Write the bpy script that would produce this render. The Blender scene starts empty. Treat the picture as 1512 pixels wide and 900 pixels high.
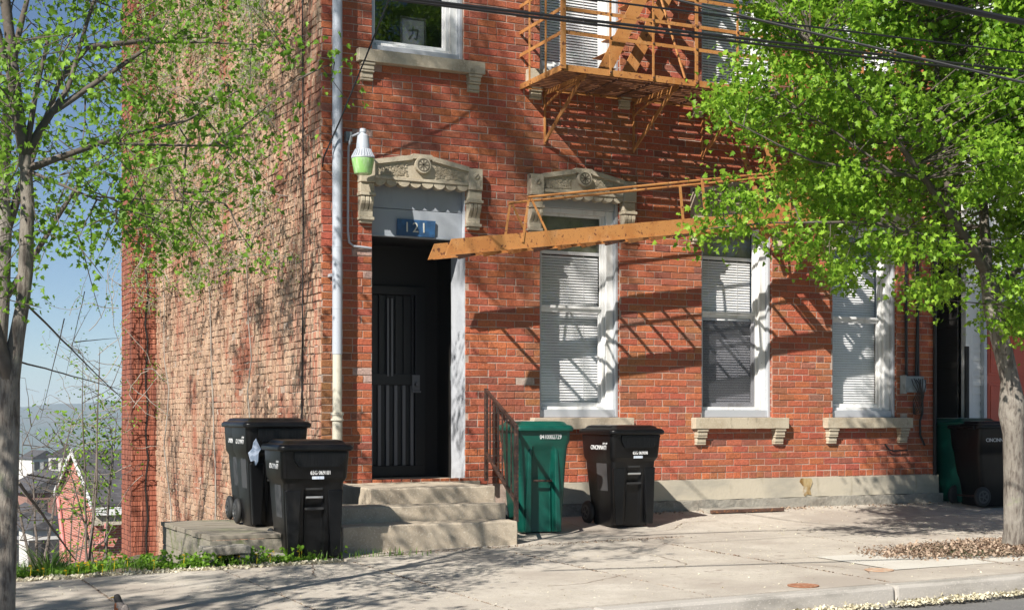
import bpy, math, random
import numpy as np
from mathutils import Vector, Matrix
R = math.radians
rnd = random.Random(7)
nrs = np.random.RandomState(11)
scene = bpy.context.scene
col = scene.collection

# ------------------------------------------------------------------ camera
CAM = Vector((-4.45, -13.49, 1.06)); YAW = R(25.93)
FW = Vector((math.sin(YAW), math.cos(YAW), 0)); RT = Vector((math.cos(YAW), -math.sin(YAW), 0))
FP = 2089.0
cd = bpy.data.cameras.new('camera'); cam = bpy.data.objects.new('camera', cd); col.objects.link(cam)
cam.location = CAM; cam.rotation_euler = (R(90), 0, -YAW)
cd.sensor_width = 36; cd.lens = FP / 1512 * 36; cd.shift_y = 166 / 1512
cd.clip_start = .1; cd.clip_end = 20000
scene.camera = cam

# ------------------------------------------------------------------ light
SD = Vector((1.45, 1.0, -1.38)).normalized()
EL = math.asin(-SD.z); AZ = math.atan2(-SD.x, -SD.y)
w = bpy.data.worlds.new('World'); scene.world = w; w.use_nodes = True
nt = w.node_tree; bg = nt.nodes['Background']
sky = nt.nodes.new('ShaderNodeTexSky'); sky.sky_type = 'NISHITA'; sky.sun_disc = False
sky.sun_elevation = EL; sky.sun_rotation = AZ % (2 * math.pi); sky.air_density = .8; sky.dust_density = .0; sky.ozone_density = 3.5; sky.altitude = 200
nt.links.new(sky.outputs[0], bg.inputs[0]); bg.inputs[1].default_value = .054
sl = bpy.data.lights.new('sun', 'SUN'); sl.energy = 5.0; sl.angle = R(.5); sl.color = (1, .95, .87)
sun = bpy.data.objects.new('sun', sl); col.objects.link(sun); sun.rotation_euler = SD.to_track_quat('-Z', 'Y').to_euler()
scene.view_settings.view_transform = 'Standard'; scene.view_settings.look = 'None'
scene.view_settings.exposure = 0.78; scene.view_settings.gamma = 1
scene.cycles.max_bounces = 6; scene.cycles.transparent_max_bounces = 12

# ------------------------------------------------------------------ measuring helpers (photo coordinates to places in the world)
def ray(px, py):
    return FW + RT * ((px - 756) / FP) + Vector((0, 0, (616 - py) / FP))
def at(px, py, Y=0.0):
    d = ray(px, py); t = (Y - CAM.y) / d.y; return CAM + d * t
def atd(px, py, dep): return CAM + ray(px, py) * dep
def WX(px, Y=0.0): return at(px, 616, Y).x
def g(x, y):                                   # height of the pavement
    d = max(0, -y)
    return .03 + .012 * min(0, x - 4) - .085 * min(d, 1.05) - .012 * max(0, d - 1.05)
def atg(px, py):
    z = 0
    for _ in range(12):
        d = ray(px, py); t = (z - CAM.z) / d.z; p = CAM + d * t; z = g(p.x, p.y)
    return p
def proj(p):
    o = p - CAM; d = o.dot(FW); return 756 + FP * o.dot(RT) / d, 616 - FP * o.z / d, d

# ------------------------------------------------------------------ mesh helpers
class MB:
    def __init__(s): s.v = []; s.f = []; s.c = []; s.usec = False
    def quad(s, a, b, c, d, colr=None):
        i = len(s.v); s.v += [tuple(a), tuple(b), tuple(c), tuple(d)]; s.f.append((i, i + 1, i + 2, i + 3)); s.c.append(colr)
    def poly(s, pts, colr=None):
        i = len(s.v); s.v += [tuple(p) for p in pts]; s.f.append(tuple(range(i, i + len(pts)))); s.c.append(colr)
    def hexa(s, p, colr=None):                 # 8 corners: bottom ring 0-3 (ccw), top ring 4-7
        i = len(s.v); s.v += [tuple(q) for q in p]
        for f in ((3, 2, 1, 0), (4, 5, 6, 7), (0, 1, 5, 4), (1, 2, 6, 5), (2, 3, 7, 6), (3, 0, 4, 7)):
            s.f.append(tuple(i + k for k in f)); s.c.append(colr)
    def box(s, x0, x1, y0, y1, z0, z1, colr=None):
        s.hexa([(x0, y0, z0), (x1, y0, z0), (x1, y1, z0), (x0, y1, z0), (x0, y0, z1), (x1, y0, z1), (x1, y1, z1), (x0, y1, z1)], colr)
    def bar(s, a, b, w, h=None, up=(0, 0, 1), colr=None):   # rectangular bar from a to b
        a = Vector(a); b = Vector(b); h = h or w; d = (b - a).normalized(); up = Vector(up)
        if abs(d.dot(up)) > .98: up = Vector((0, 1, 0)) if abs(d.y) < .9 else Vector((1, 0, 0))
        x = d.cross(up).normalized() * w / 2; z = x.cross(d).normalized() * h / 2
        s.hexa([a - x - z, a + x - z, b + x - z, b - x - z, a - x + z, a + x + z, b + x + z, b - x + z], colr)
    def tube(s, pts, rad, n=8, cap=True, colr=None, rough=0, seed=0):
        pts = [Vector(p) for p in pts]; m = len(pts)
        if not hasattr(rad, '__len__'): rad = [rad] * m
        i0 = len(s.v); prev = None; rr = random.Random(seed)
        for k, p in enumerate(pts):
            d = (pts[min(k + 1, m - 1)] - pts[max(k - 1, 0)])
            d = d.normalized() if d.length > 1e-9 else Vector((0, 0, 1))
            if prev is None:
                u = d.cross(Vector((0, 0, 1)))
                if u.length < .1: u = d.cross(Vector((1, 0, 0)))
            else: u = prev - d * prev.dot(d)
            u.normalize(); prev = u; v = d.cross(u)
            for j in range(n):
                a = 2 * math.pi * j / n; q = rad[k] * (1 + rough * (rr.random() - .5))
                s.v.append(tuple(p + u * math.cos(a) * q + v * math.sin(a) * q))
        for k in range(m - 1):
            for j in range(n):
                a = i0 + k * n + j; b = i0 + k * n + (j + 1) % n
                s.f.append((a, b, b + n, a + n)); s.c.append(colr)
        if cap:
            s.f.append(tuple(i0 + j for j in range(n))[::-1]); s.c.append(colr)
            s.f.append(tuple(i0 + (m - 1) * n + j for j in range(n))); s.c.append(colr)
    def loft(s, rings, cap=True, closed=True):
        i0 = len(s.v); n = len(rings[0])
        for r in rings: s.v += [tuple(p) for p in r]
        for k in range(len(rings) - 1):
            for j in range(n if closed else n - 1):
                a = i0 + k * n + j; b = i0 + k * n + (j + 1) % n
                s.f.append((a, b, b + n, a + n)); s.c.append(None)
        if cap:
            s.f.append(tuple(i0 + j for j in range(n))[::-1]); s.c.append(None)
            s.f.append(tuple(i0 + (len(rings) - 1) * n + j for j in range(n))); s.c.append(None)
    def lathe(s, prof, c, n=20, axis='z'):     # prof: (r, h)
        rings = []
        for r, h in prof:
            ring = []
            for j in range(n):
                a = 2 * math.pi * j / n; x = r * math.cos(a); y = r * math.sin(a)
                if axis == 'z': q = (c[0] + x, c[1] + y, c[2] + h)
                elif axis == 'x': q = (c[0] + h, c[1] + x, c[2] + y)
                else: q = (c[0] + x, c[1] + h, c[2] + y)
                ring.append(q)
            rings.append(ring)
        s.loft(rings)
    def extr(s, poly, y0, y1, f=None):         # polygon in XZ extruded along Y
        f = f or (lambda x, y, z: (x, y, z))
        a = [f(x, y0, z) for x, z in poly]; b = [f(x, y1, z) for x, z in poly]
        n = len(poly); i = len(s.v); s.v += a + b
        s.f.append(tuple(range(i, i + n))); s.c.append(None); s.f.append(tuple(range(i + n, i + 2 * n))[::-1]); s.c.append(None)
        for k in range(n):
            s.f.append((i + k, i + n + k, i + n + (k + 1) % n, i + (k + 1) % n)); s.c.append(None)
    def build(s, name, mat, parent=None, smooth=False, bevel=0, fix=True, loc=None, angle=40):
        me = bpy.data.meshes.new(name); me.from_pydata(s.v, [], s.f)
        if any(c is not None for c in s.c):
            at_ = me.color_attributes.new('tone', 'FLOAT_COLOR', 'CORNER')
            arr = []
            for f, c in zip(s.f, s.c):
                c = c or (.5, .5, .5)
                arr += [c[0], c[1], c[2], 1.0] * len(f)
            at_.data.foreach_set('color', arr)
        me.materials.append(mat)
        if fix:
            import bmesh
            bm = bmesh.new(); bm.from_mesh(me); bmesh.ops.recalc_face_normals(bm, faces=bm.faces); bm.to_mesh(me); bm.free()
        if smooth:
            me.polygons.foreach_set('use_smooth', [True] * len(me.polygons))
            try: me.set_sharp_from_angle(angle=R(angle))
            except Exception: pass
        o = bpy.data.objects.new(name, me); col.objects.link(o)
        if parent: o.parent = parent
        if loc is not None: o.location = loc
        if bevel:
            m = o.modifiers.new('bevel', 'BEVEL'); m.width = bevel; m.segments = 2; m.limit_method = 'ANGLE'; m.angle_limit = R(35)
        return o
def tag(o, label=None, cat=None, group=None, kind=None):
    if label: o['label'] = label
    if cat: o['category'] = cat
    if group: o['group'] = group
    if kind: o['kind'] = kind
    return o
def empty(name, loc=(0, 0, 0), rz=0, label=None, cat=None, group=None):
    o = bpy.data.objects.new(name, None); col.objects.link(o); o.location = loc; o.rotation_euler = (0, 0, rz); o.empty_display_size = .2
    return tag(o, label, cat, group)
def kids(o): return [c for c in bpy.data.objects if c.parent == o]
def copy_tree(o, parent=None):
    c = o.copy(); col.objects.link(c); c.parent = parent
    for ch in kids(o): copy_tree(ch, c)
    return c
def rough_box(mb, x0, x1, y0, y1, z0, z1, step, jit, seed=0, colr=None):
    """box whose faces are gridded and slightly uneven, shared vertices"""
    nx = max(1, round((x1 - x0) / step)); ny = max(1, round((y1 - y0) / step)); nz = max(1, round((z1 - z0) / step))
    rr = random.Random(seed); idx = {}
    def V(i, j, k):
        if (i, j, k) not in idx:
            idx[i, j, k] = len(mb.v)
            mb.v.append((x0 + (x1 - x0) * i / nx + rr.uniform(-jit, jit), y0 + (y1 - y0) * j / ny + rr.uniform(-jit, jit), z0 + (z1 - z0) * k / nz + rr.uniform(-jit, jit)))
        return idx[i, j, k]
    def F(a, b, c, d): mb.f.append((a, b, c, d)); mb.c.append(colr)
    for i in range(nx):
        for j in range(ny):
            F(V(i, j, nz), V(i + 1, j, nz), V(i + 1, j + 1, nz), V(i, j + 1, nz)); F(V(i, j, 0), V(i, j + 1, 0), V(i + 1, j + 1, 0), V(i + 1, j, 0))
        for k in range(nz):
            F(V(i, 0, k), V(i + 1, 0, k), V(i + 1, 0, k + 1), V(i, 0, k + 1)); F(V(i, ny, k), V(i, ny, k + 1), V(i + 1, ny, k + 1), V(i + 1, ny, k))
    for j in range(ny):
        for k in range(nz):
            F(V(0, j, k), V(0, j, k + 1), V(0, j + 1, k + 1), V(0, j + 1, k)); F(V(nx, j, k), V(nx, j + 1, k), V(nx, j + 1, k + 1), V(nx, j, k + 1))

# ------------------------------------------------------------------ materials
def mat(name, base, rough=.8, metal=0.0, noise=None, bump=None, attr=False, spec=None, coat=0.0):
    """noise: list of (scale(xyz or float), colour, lo, hi, detail) mixed over base; bump: (scale, strength, distance)"""
    m = bpy.data.materials.new(name); m.use_nodes = True; n = m.node_tree; L = n.links
    p = n.nodes['Principled BSDF']; p.inputs['Roughness'].default_value = rough; p.inputs['Metallic'].default_value = metal
    if spec is not None: p.inputs['Specular IOR Level'].default_value = spec
    if coat: p.inputs['Coat Weight'].default_value = coat
    tc = n.nodes.new('ShaderNodeTexCoord'); geo = n.nodes.new('ShaderNodeNewGeometry')
    if attr:
        a = n.nodes.new('ShaderNodeAttribute'); a.attribute_name = 'tone'; cur = a.outputs['Color']
    else:
        a = n.nodes.new('ShaderNodeRGB'); a.outputs[0].default_value = (*base, 1); cur = a.outputs[0]
    def mp(scale):
        k = n.nodes.new('ShaderNodeMapping'); L.new(geo.outputs['Position'], k.inputs[0])
        k.inputs['Scale'].default_value = scale if hasattr(scale, '__len__') else (scale,) * 3
        return k.outputs[0]
    for it in (noise or []):
        sc, c, lo, hi = it[:4]; det = it[4] if len(it) > 4 else 5
        t = n.nodes.new('ShaderNodeTexNoise'); L.new(mp(sc), t.inputs['Vector']); t.inputs['Scale'].default_value = 1; t.inputs['Detail'].default_value = det; t.inputs['Roughness'].default_value = .6
        r = n.nodes.new('ShaderNodeMapRange'); L.new(t.outputs['Fac'], r.inputs[0]); r.inputs[1].default_value = lo; r.inputs[2].default_value = hi
        mx = n.nodes.new('ShaderNodeMix'); mx.data_type = 'RGBA'; L.new(r.outputs[0], mx.inputs[0]); L.new(cur, mx.inputs[6]); mx.inputs[7].default_value = (*c, 1)
        if len(it) > 5: mx.blend_type = it[5]
        cur = mx.outputs[2]
    L.new(cur, p.inputs['Base Color'])
    nrm = None
    for b in (bump or []):
        t = n.nodes.new('ShaderNodeTexNoise'); L.new(mp(b[0]), t.inputs['Vector']); t.inputs['Scale'].default_value = 1; t.inputs['Detail'].default_value = 6; t.inputs['Roughness'].default_value = .65
        bn = n.nodes.new('ShaderNodeBump'); bn.inputs['Strength'].default_value = b[1]; bn.inputs['Distance'].default_value = b[2]; L.new(t.outputs['Fac'], bn.inputs['Height'])
        if nrm: L.new(nrm, bn.inputs['Normal'])
        nrm = bn.outputs[0]
    if nrm: L.new(nrm, p.inputs['Normal'])
    return m
M = {}
M['brick'] = mat('front_brick', (.4, .12, .07), .92, attr=True, noise=[((60, 60, 60), (.35, .35, .35), .4, .9, 6, 'MULTIPLY'), ((1.6, 1.6, .5), (.26, .085, .05), .54, .74, 5), ((35, 35, 35), (.16, .05, .035), .62, .74, 4), ((45, 45, 25), (.5, .33, .26), .70, .78, 3)], bump=[(90, .8, .008), (25, .7, .012)])
M['mortar'] = mat('mortar', (.44, .33, .27), .95, noise=[(4, (.25, .2, .17), .4, .7), (40, (.5, .42, .36), .5, .7)], bump=[(60, .6, .006)])
M['sidebrick'] = mat('side_brick', (.4, .2, .13), .95, attr=True, noise=[((16, 16, 2.2), (.54, .375, .255), .42, .56, 7), ((26, 26, 2), (.19, .11, .075), .53, .68, 7), ((1.2, 1.2, .8), (.36, .14, .085), .54, .66, 3), ((5, 5, .6), (.20, .12, .085), .56, .68, 5)], bump=[((30, 30, 6), 1.0, .03), ((70, 70, 30), .7, .01)])
M['sidemortar'] = mat('side_mortar', (.36, .27, .21), .95, noise=[(6, (.5, .42, .34), .5, .6)], bump=[(40, .6, .01)])
M['redbrick'] = mat('shadow_streaked_brick', (.42, .13, .08), .95, attr=True, noise=[((11, 11, .35), (.13, .045, .03), .47, .60, 6), ((25, 25, 1.2), (.50, .21, .13), .56, .72, 6), ((3, 3, .6), (.22, .075, .05), .5, .7, 4)], bump=[((35, 35, 2), 1.0, .03)])  # dark vertical streaks also paint tree trunk shadows into the brick colour
M['stone'] = mat('carved_stone', (.46, .40, .30), .9, noise=[(3, (.33, .27, .19), .45, .7), ((14, 14, 5), (.22, .19, .14), .58, .75), (50, (.55, .49, .39), .5, .8)], bump=[(70, .35, .006), (14, .3, .01)])
M['found'] = mat('foundation_render', (.47, .42, .33), .9, noise=[((1.5, 1.5, 4), (.36, .33, .27), .45, .65), ((8, 8, 2), (.28, .24, .17), .6, .78)], bump=[(30, .3, .008), (5, .3, .02)])
M['found_low'] = mat('foundation_footing', (.30, .28, .24), .95, noise=[((3, 3, 6), (.2, .18, .15), .45, .65), (25, (.4, .36, .3), .5, .8)], bump=[(30, .6, .015), (6, .5, .03)])
M['concrete'] = mat('pavement_concrete', (.48, .43, .36), .93, noise=[(.8, (.40, .355, .30), .42, .62), ((2.5, 2.5, 2.5), (.53, .48, .41), .5, .7), (14, (.34, .29, .24), .56, .74), (160, (.62, .57, .5), .60, .70, 2), (90, (.22, .19, .16), .62, .70, 2), ((.5, .5, .5), (.36, .31, .26), .50, .62, 6), (5, (.27, .22, .18), .66, .72, 3)], bump=[(120, .5, .005), (3, .35, .025)])
M['patch'] = mat('pale_concrete', (.56, .53, .47), .9, noise=[(3, (.5, .46, .4), .45, .7), (150, (.4, .36, .32), .62, .7, 2)], bump=[(120, .3, .003)])
M['stepc'] = mat('step_concrete', (.45, .38, .29), .93, noise=[(5, (.34, .28, .21), .45, .68), (60, (.56, .5, .4), .56, .7, 3), (110, (.2, .16, .12), .64, .72, 2)], bump=[(100, .5, .005), (12, .4, .012)])
M['asphalt'] = mat('asphalt', (.17, .165, .16), .9, noise=[(1.5, (.13, .125, .12), .4, .7), (200, (.4, .38, .36), .6, .7, 2)], bump=[(180, .6, .006)])
M['kerb'] = mat('kerb_concrete', (.40, .37, .33), .93, noise=[((2, 6, 6), (.27, .25, .22), .45, .65), (90, (.55, .5, .45), .6, .7, 2)], bump=[(70, .5, .006)])
M['jointdirt'] = mat('joint_dirt', (.16, .10, .065), 1, noise=[(20, (.32, .22, .13), .5, .6)], bump=[(80, .8, .01)])
M['white'] = mat('white_paint', (.72, .72, .71), .55, noise=[((9, 9, 1.5), (.52, .50, .46), .52, .7, 6), (30, (.35, .33, .3), .68, .74)], bump=[(30, .1, .003)])
M['grey'] = mat('grey_blue_paint', (.30, .325, .36), .55, noise=[((8, 8, 2), (.24, .26, .29), .5, .75)], bump=[(30, .15, .004)])
M['greyjamb'] = mat('pale_grey_paint', (.48, .50, .54), .6, noise=[((6, 6, 2), (.40, .42, .46), .45, .7), (14, (.25, .25, .26), .68, .74)], bump=[(18, .5, .012)])
M['alu'] = mat('grey_aluminium', (.47, .49, .52), .5, .3, bump=[(10, .15, .004)])
M['pipe'] = mat('painted_pipe', (.40, .43, .48), .45, noise=[((5, 5, 2), (.42, .45, .50), .45, .7), (40, (.2, .18, .16), .69, .73)])
M['rustpipe'] = mat('weathered_pipe', (.52, .49, .40), .55, noise=[((22, 22, 1.2), (.30, .14, .06), .56, .66), (6, (.40, .36, .28), .5, .7)])
M['orange'] = mat('orange_fire_escape_paint', (.43, .195, .06), .6, noise=[(4, (.36, .145, .04), .45, .62), ((9, 9, 5), (.46, .23, .09), .56, .68, 6), ((22, 22, 22), (.12, .04, .02), .59, .64, 8), (80, (.1, .04, .02), .64, .68, 3)], bump=[(45, .3, .004)])
M['shadedrust'] = mat('shaded_rusty_slat_iron', (.20, .085, .035), .75, noise=[(14, (.09, .035, .02), .45, .62), (40, (.3, .13, .045), .6, .7)], bump=[(50, .3, .004)])  # rusty iron, darkened: shadow under the balcony is put into the colour
M['darkrust'] = mat('rusty_iron', (.09, .045, .03), .75, noise=[(30, (.3, .13, .05), .55, .7)], bump=[(60, .4, .004)])
M['rail'] = mat('old_black_iron', (.055, .035, .03), .5, .3, noise=[(35, (.16, .08, .05), .52, .66), (12, (.25, .2, .18), .68, .74)], bump=[(60, .3, .003)])
M['binblack'] = mat('black_bin_plastic', (.004, .004, .0045), .33, spec=.3, noise=[(7, (.007, .007, .007), .45, .75), (60, (.018, .017, .016), .66, .8), ((5, 5, 1.5), (.014, .013, .012), .6, .7)], bump=[(220, .08, .002), (6, .25, .01)])
M['bingreen'] = mat('green_bin_plastic', (.003, .072, .052), .38, spec=.4, noise=[(5, (.004, .055, .042), .45, .75), (50, (.015, .10, .075), .66, .8)], bump=[(220, .08, .002), (6, .25, .01)])
M['rubber'] = mat('black_rubber', (.02, .02, .02), .7)
M['lettering'] = mat('white_lettering', (.75, .75, .75), .6)
M['label'] = mat('sticker', (.32, .38, .5), .5, noise=[((600, 1, 1), (.7, .75, .8), .45, .55, 0)])
M['dull'] = mat('dull_sticker', (.05, .05, .052), .5)
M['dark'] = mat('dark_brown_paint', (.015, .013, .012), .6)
M['doorblack'] = mat('black_iron_door', (.012, .012, .013), .5)
M['bargrey'] = mat('grey_door_bars', (.15, .15, .16), .5)
M['room'] = mat('dark_room', (.05, .05, .05), .9)
M['blind'] = mat('venetian_blind', (.88, .88, .89), .5)
M['wood'] = mat('weathered_boards', (.27, .235, .185), .9, noise=[((3, 30, 30), (.15, .13, .10), .45, .7), ((2, 2, 2), (.2, .2, .12), .52, .7)], bump=[((4, 60, 60), .6, .006)])
M['woodside'] = mat('weathered_board_sides', (.27, .24, .19), .9, noise=[((30, 3, 30), (.16, .15, .12), .45, .7), ((5, 5, 5), (.13, .145, .06), .5, .64)], bump=[((60, 4, 60), .6, .006)])
M['bark'] = mat('maple_bark', (.215, .19, .16), .95, noise=[((38, 38, 9), (.11, .09, .075), .48, .60, 7), (3, (.33, .30, .26), .5, .7), (6, (.2, .22, .12), .62, .75)], bump=[((40, 40, 9), 1, .02)])
M['branch'] = mat('dark_branch_bark', (.10, .082, .066), .95, noise=[(9, (.16, .14, .12), .5, .7)], bump=[((40, 40, 40), .6, .01)])
M['twig'] = mat('grey_twig', (.15, .125, .105), .9, noise=[(9, (.1, .08, .07), .5, .7)])
M['paletwig'] = mat('pale_twig', (.33, .30, .26), .9)
M['cable'] = mat('black_cable', (.012, .012, .013), .5)
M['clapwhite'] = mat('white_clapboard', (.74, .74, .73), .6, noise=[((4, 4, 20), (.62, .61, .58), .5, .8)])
M['clapshaded'] = mat('shaded_siding', (.035, .032, .03), .7)  # shadow of the gap between the houses put into the siding colour
M['reddoor'] = mat('coral_door_paint', (.55, .10, .055), .5, noise=[(4, (.5, .09, .05), .4, .7)])
M['blueplaque'] = mat('blue_plaque', (.025, .07, .155), .5, noise=[(14, (.035, .12, .27), .45, .7)])
M['digit'] = mat('cream_digits', (.55, .55, .5), .6)
M['meter'] = mat('grey_meter_box', (.22, .25, .26), .5, .2, noise=[(9, (.14, .15, .15), .5, .7)])
M['soil'] = mat('soil', (.13, .10, .07), 1, noise=[(8, (.2, .16, .11), .5, .65), (1.5, (.07, .09, .03), .5, .6)], bump=[(30, .8, .03)])
M['hill'] = mat('valley_ground', (.10, .105, .08), 1, noise=[((.03, .03, .03), (.06, .09, .035), .45, .6), ((.2, .2, .2), (.2, .18, .15), .55, .7)])
M['farhill'] = mat('wooded_hills', (.055, .075, .04), 1, noise=[((.01, .01, .02), (.09, .085, .055), .45, .6)])
M['shingle'] = mat('dark_shingles', (.06, .058, .062), .9, noise=[((3, 3, 12), (.1, .095, .1), .5, .65)], bump=[((4, 4, 20), .6, .03)])
M['pinkpipe'] = mat('pink_painted_pipe', (.5, .2, .18), .6)
M['cityA'] = mat('pale_building', (.6, .58, .55), .8)
M['cityB'] = mat('grey_building', (.28, .27, .28), .8)
M['cityC'] = mat('brick_building', (.28, .15, .12), .9)
def sh_glass(name, tint, ior=1.5, gain=1.0, see=1.0):
    m = bpy.data.materials.new(name); m.use_nodes = True; n = m.node_tree; n.nodes.clear()
    o = n.nodes.new('ShaderNodeOutputMaterial'); mx = n.nodes.new('ShaderNodeMixShader'); tr = n.nodes.new('ShaderNodeBsdfTransparent'); gl = n.nodes.new('ShaderNodeBsdfGlossy')
    fr0 = n.nodes.new('ShaderNodeLayerWeight'); fr0.inputs[0].default_value = .5; fr = n.nodes.new('ShaderNodeMath'); fr.operation = 'POWER'; fr.inputs[1].default_value = 4.5; n.links.new(fr0.outputs['Facing'], fr.inputs[0]); gl.inputs['Roughness'].default_value = .01; tr.inputs[0].default_value = (*tint, 1)
    mu = n.nodes.new('ShaderNodeMath'); mu.operation = 'MULTIPLY_ADD'; mu.inputs[1].default_value = gain * .6; mu.inputs[2].default_value = .055; mu.use_clamp = True
    n.links.new(fr.outputs[0], mu.inputs[0]); n.links.new(mu.outputs[0], mx.inputs[0]); n.links.new(tr.outputs[0], mx.inputs[1]); n.links.new(gl.outputs[0], mx.inputs[2]); n.links.new(mx.outputs[0], o.inputs[0])
    return m
M['glass'] = sh_glass('window_glass', (.985, .985, .985), 1.6, 1.4)
M['screen'] = sh_glass('insect_screen', (.82, .82, .84), 1.05, 0.0)
_n = M['screen'].node_tree; _d = _n.nodes.new('ShaderNodeBsdfDiffuse'); _d.inputs[0].default_value = (.12, .12, .125, 1); _mx = [q for q in _n.nodes if q.type == 'MIX_SHADER'][0]
for l_ in list(_mx.inputs[0].links): _n.links.remove(l_)
_mx.inputs[0].default_value = .2; _n.links.new(_d.outputs[0], _mx.inputs[2])
def leafmat(name, c1, c2, trans=.5, sc=1.2):
    m = bpy.data.materials.new(name); m.use_nodes = True; n = m.node_tree; L = n.links; n.nodes.clear()
    o = n.nodes.new('ShaderNodeOutputMaterial'); at_ = n.nodes.new('ShaderNodeAttribute'); at_.attribute_name = 'tone'
    mc = n.nodes.new('ShaderNodeMix'); mc.data_type = 'RGBA'; L.new(at_.outputs['Fac'], mc.inputs[0]); mc.inputs[6].default_value = (*c1, 1); mc.inputs[7].default_value = (*c2, 1)
    d = n.nodes.new('ShaderNodeBsdfPrincipled'); d.inputs['Roughness'].default_value = .5; d.inputs['Specular IOR Level'].default_value = .35
    t = n.nodes.new('ShaderNodeBsdfTranslucent'); mx = n.nodes.new('ShaderNodeMixShader'); mx.inputs[0].default_value = trans
    L.new(mc.outputs[2], d.inputs['Base Color']); L.new(mc.outputs[2], t.inputs[0]); L.new(d.outputs[0], mx.inputs[1]); L.new(t.outputs[0], mx.inputs[2]); L.new(mx.outputs[0], o.inputs[0])
    return m
M['leaf'] = leafmat('maple_leaf', (.11, .25, .012), (.36, .57, .055), .5)
M['leaf2'] = leafmat('street_tree_leaf', (.10, .22, .015), (.27, .48, .05))
M['budleaf'] = leafmat('bud_leaf', (.20, .27, .08), (.50, .53, .27), .4)
M['grass'] = leafmat('grass_blade', (.05, .12, .015), (.16, .28, .05), .35)
M['yellow'] = leafmat('yellow_petals', (.7, .5, .02), (.85, .62, .03), .2)
M['petal'] = leafmat('pale_petals', (.5, .45, .3), (.8, .74, .58), .2)
M['chip'] = leafmat('brown_chips', (.12, .07, .045), (.44, .33, .24), .05)
# ================================================================== SETTING
XR = WX(1380)                        # right end of the brick front
def ground_z(x, y):                  # terrain away from the pavement
    base = g(x, y)
    if y < -5.5: return -.42 + (.012 * min(0, x - 4))
    # falls away behind the pavement, to the left and to the back
    d = max(0, y + 2.2)
    left = 1.0 if x < .3 else max(0, 1 - (x - .3) / .3)
    if x > XR - .2 and y < 4: return base - .03
    far = max(0, y - 11)
    drop = (.122 * d + .22 * max(0, y - 12)) * left if y < 30 else (.122 * 32.2 + .22 * 18) * left + .10 * (y - 30)
    if x >= .6 and y < 12: drop = 0
    if x >= .3 and y >= 12: drop = (.122 * d + .22 * (y - 12)) if y < 30 else (.122 * 32.2 + .22 * 18) + .1 * (y - 30)
    drop = min(drop, 78)
    return base - .02 - drop
def sheet(name, xs, ys, zf, m, label=None):
    mb = MB(); nx, ny = len(xs), len(ys)
    for y in ys:
        for x in xs: mb.v.append((x, y, zf(x, y)))
    for j in range(ny - 1):
        for i in range(nx - 1):
            a = j * nx + i; mb.f.append((a, a + 1, a + nx + 1, a + nx)); mb.c.append(None)
    o = mb.build(name, m, fix=False, smooth=True); o['kind'] = 'structure'
    if label: o['label'] = label
    return o
xs = [-4000, -1500, -700, -300, -150, -80, -40, -20, -12] + [-8 + .5 * k for k in range(16)] + [0, .3, .45, .6, 2, 4, XR - .21, XR - .19, 10, 12, 16, 25, 40, 80, 150, 400, 900, 1800, 4000]
ys = [-60, -25, -12, -5.52, -5.48, -4, -3] + [-2.4 + .4 * k for k in range(34)] + [11.6, 13, 16, 20, 25, 30, 35, 42, 55, 75, 110, 160, 250, 400, 700, 1100, 1800, 3000, 4500]
def gz(x, y):
    z = ground_z(x, y)
    if -2.3 < y < 30 and x < .5: z += .05 * math.sin(x * 3.1 + y * 2.3) * min(1, (y + 2.3) * .5)
    if -5.49 < y <= -2.3: z -= .16 if (-8.1 < x < 20) else .02
    if -5.49 < y <= 1 and x > 0: z -= .02
    return z
terrain = sheet('ground', xs, ys, gz, M['hill'])
# near soil sheet of the verge
sheet('verge_soil', [-16 + .25 * k for k in range(66)], [-2.34 + .2 * k for k in range(90)], lambda x, y: gz(x, y) + .03 + .03 * math.sin(x * 7 + y * 4) * math.sin(y * 6), M['soil'])
# road
sheet('road', [-60, -30, -10, 0, 10, 30, 60], [-16, -12, -9, -7, -5.64], lambda x, y: g(x, -5.5) - .135 + .01 * (-5.64 - y), M['asphalt'])
mb = MB()
for k in range(-20, 14):                       # kerb stones
    x0 = k * 2.4 + .012; x1 = (k + 1) * 2.4 - .004
    za = g(x0, -5.5); zb = g(x1, -5.5)
    mb.hexa([(x0, -5.65, za - .3), (x1, -5.65, zb - .3), (x1, -5.49, zb - .3), (x0, -5.49, za - .3), (x0, -5.635, za - .004), (x1, -5.635, zb - .004), (x1, -5.49, zb - .001), (x0, -5.49, za - .001)])
o = mb.build('kerb', M['kerb'], bevel=.02); o['kind'] = 'structure'
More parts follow.
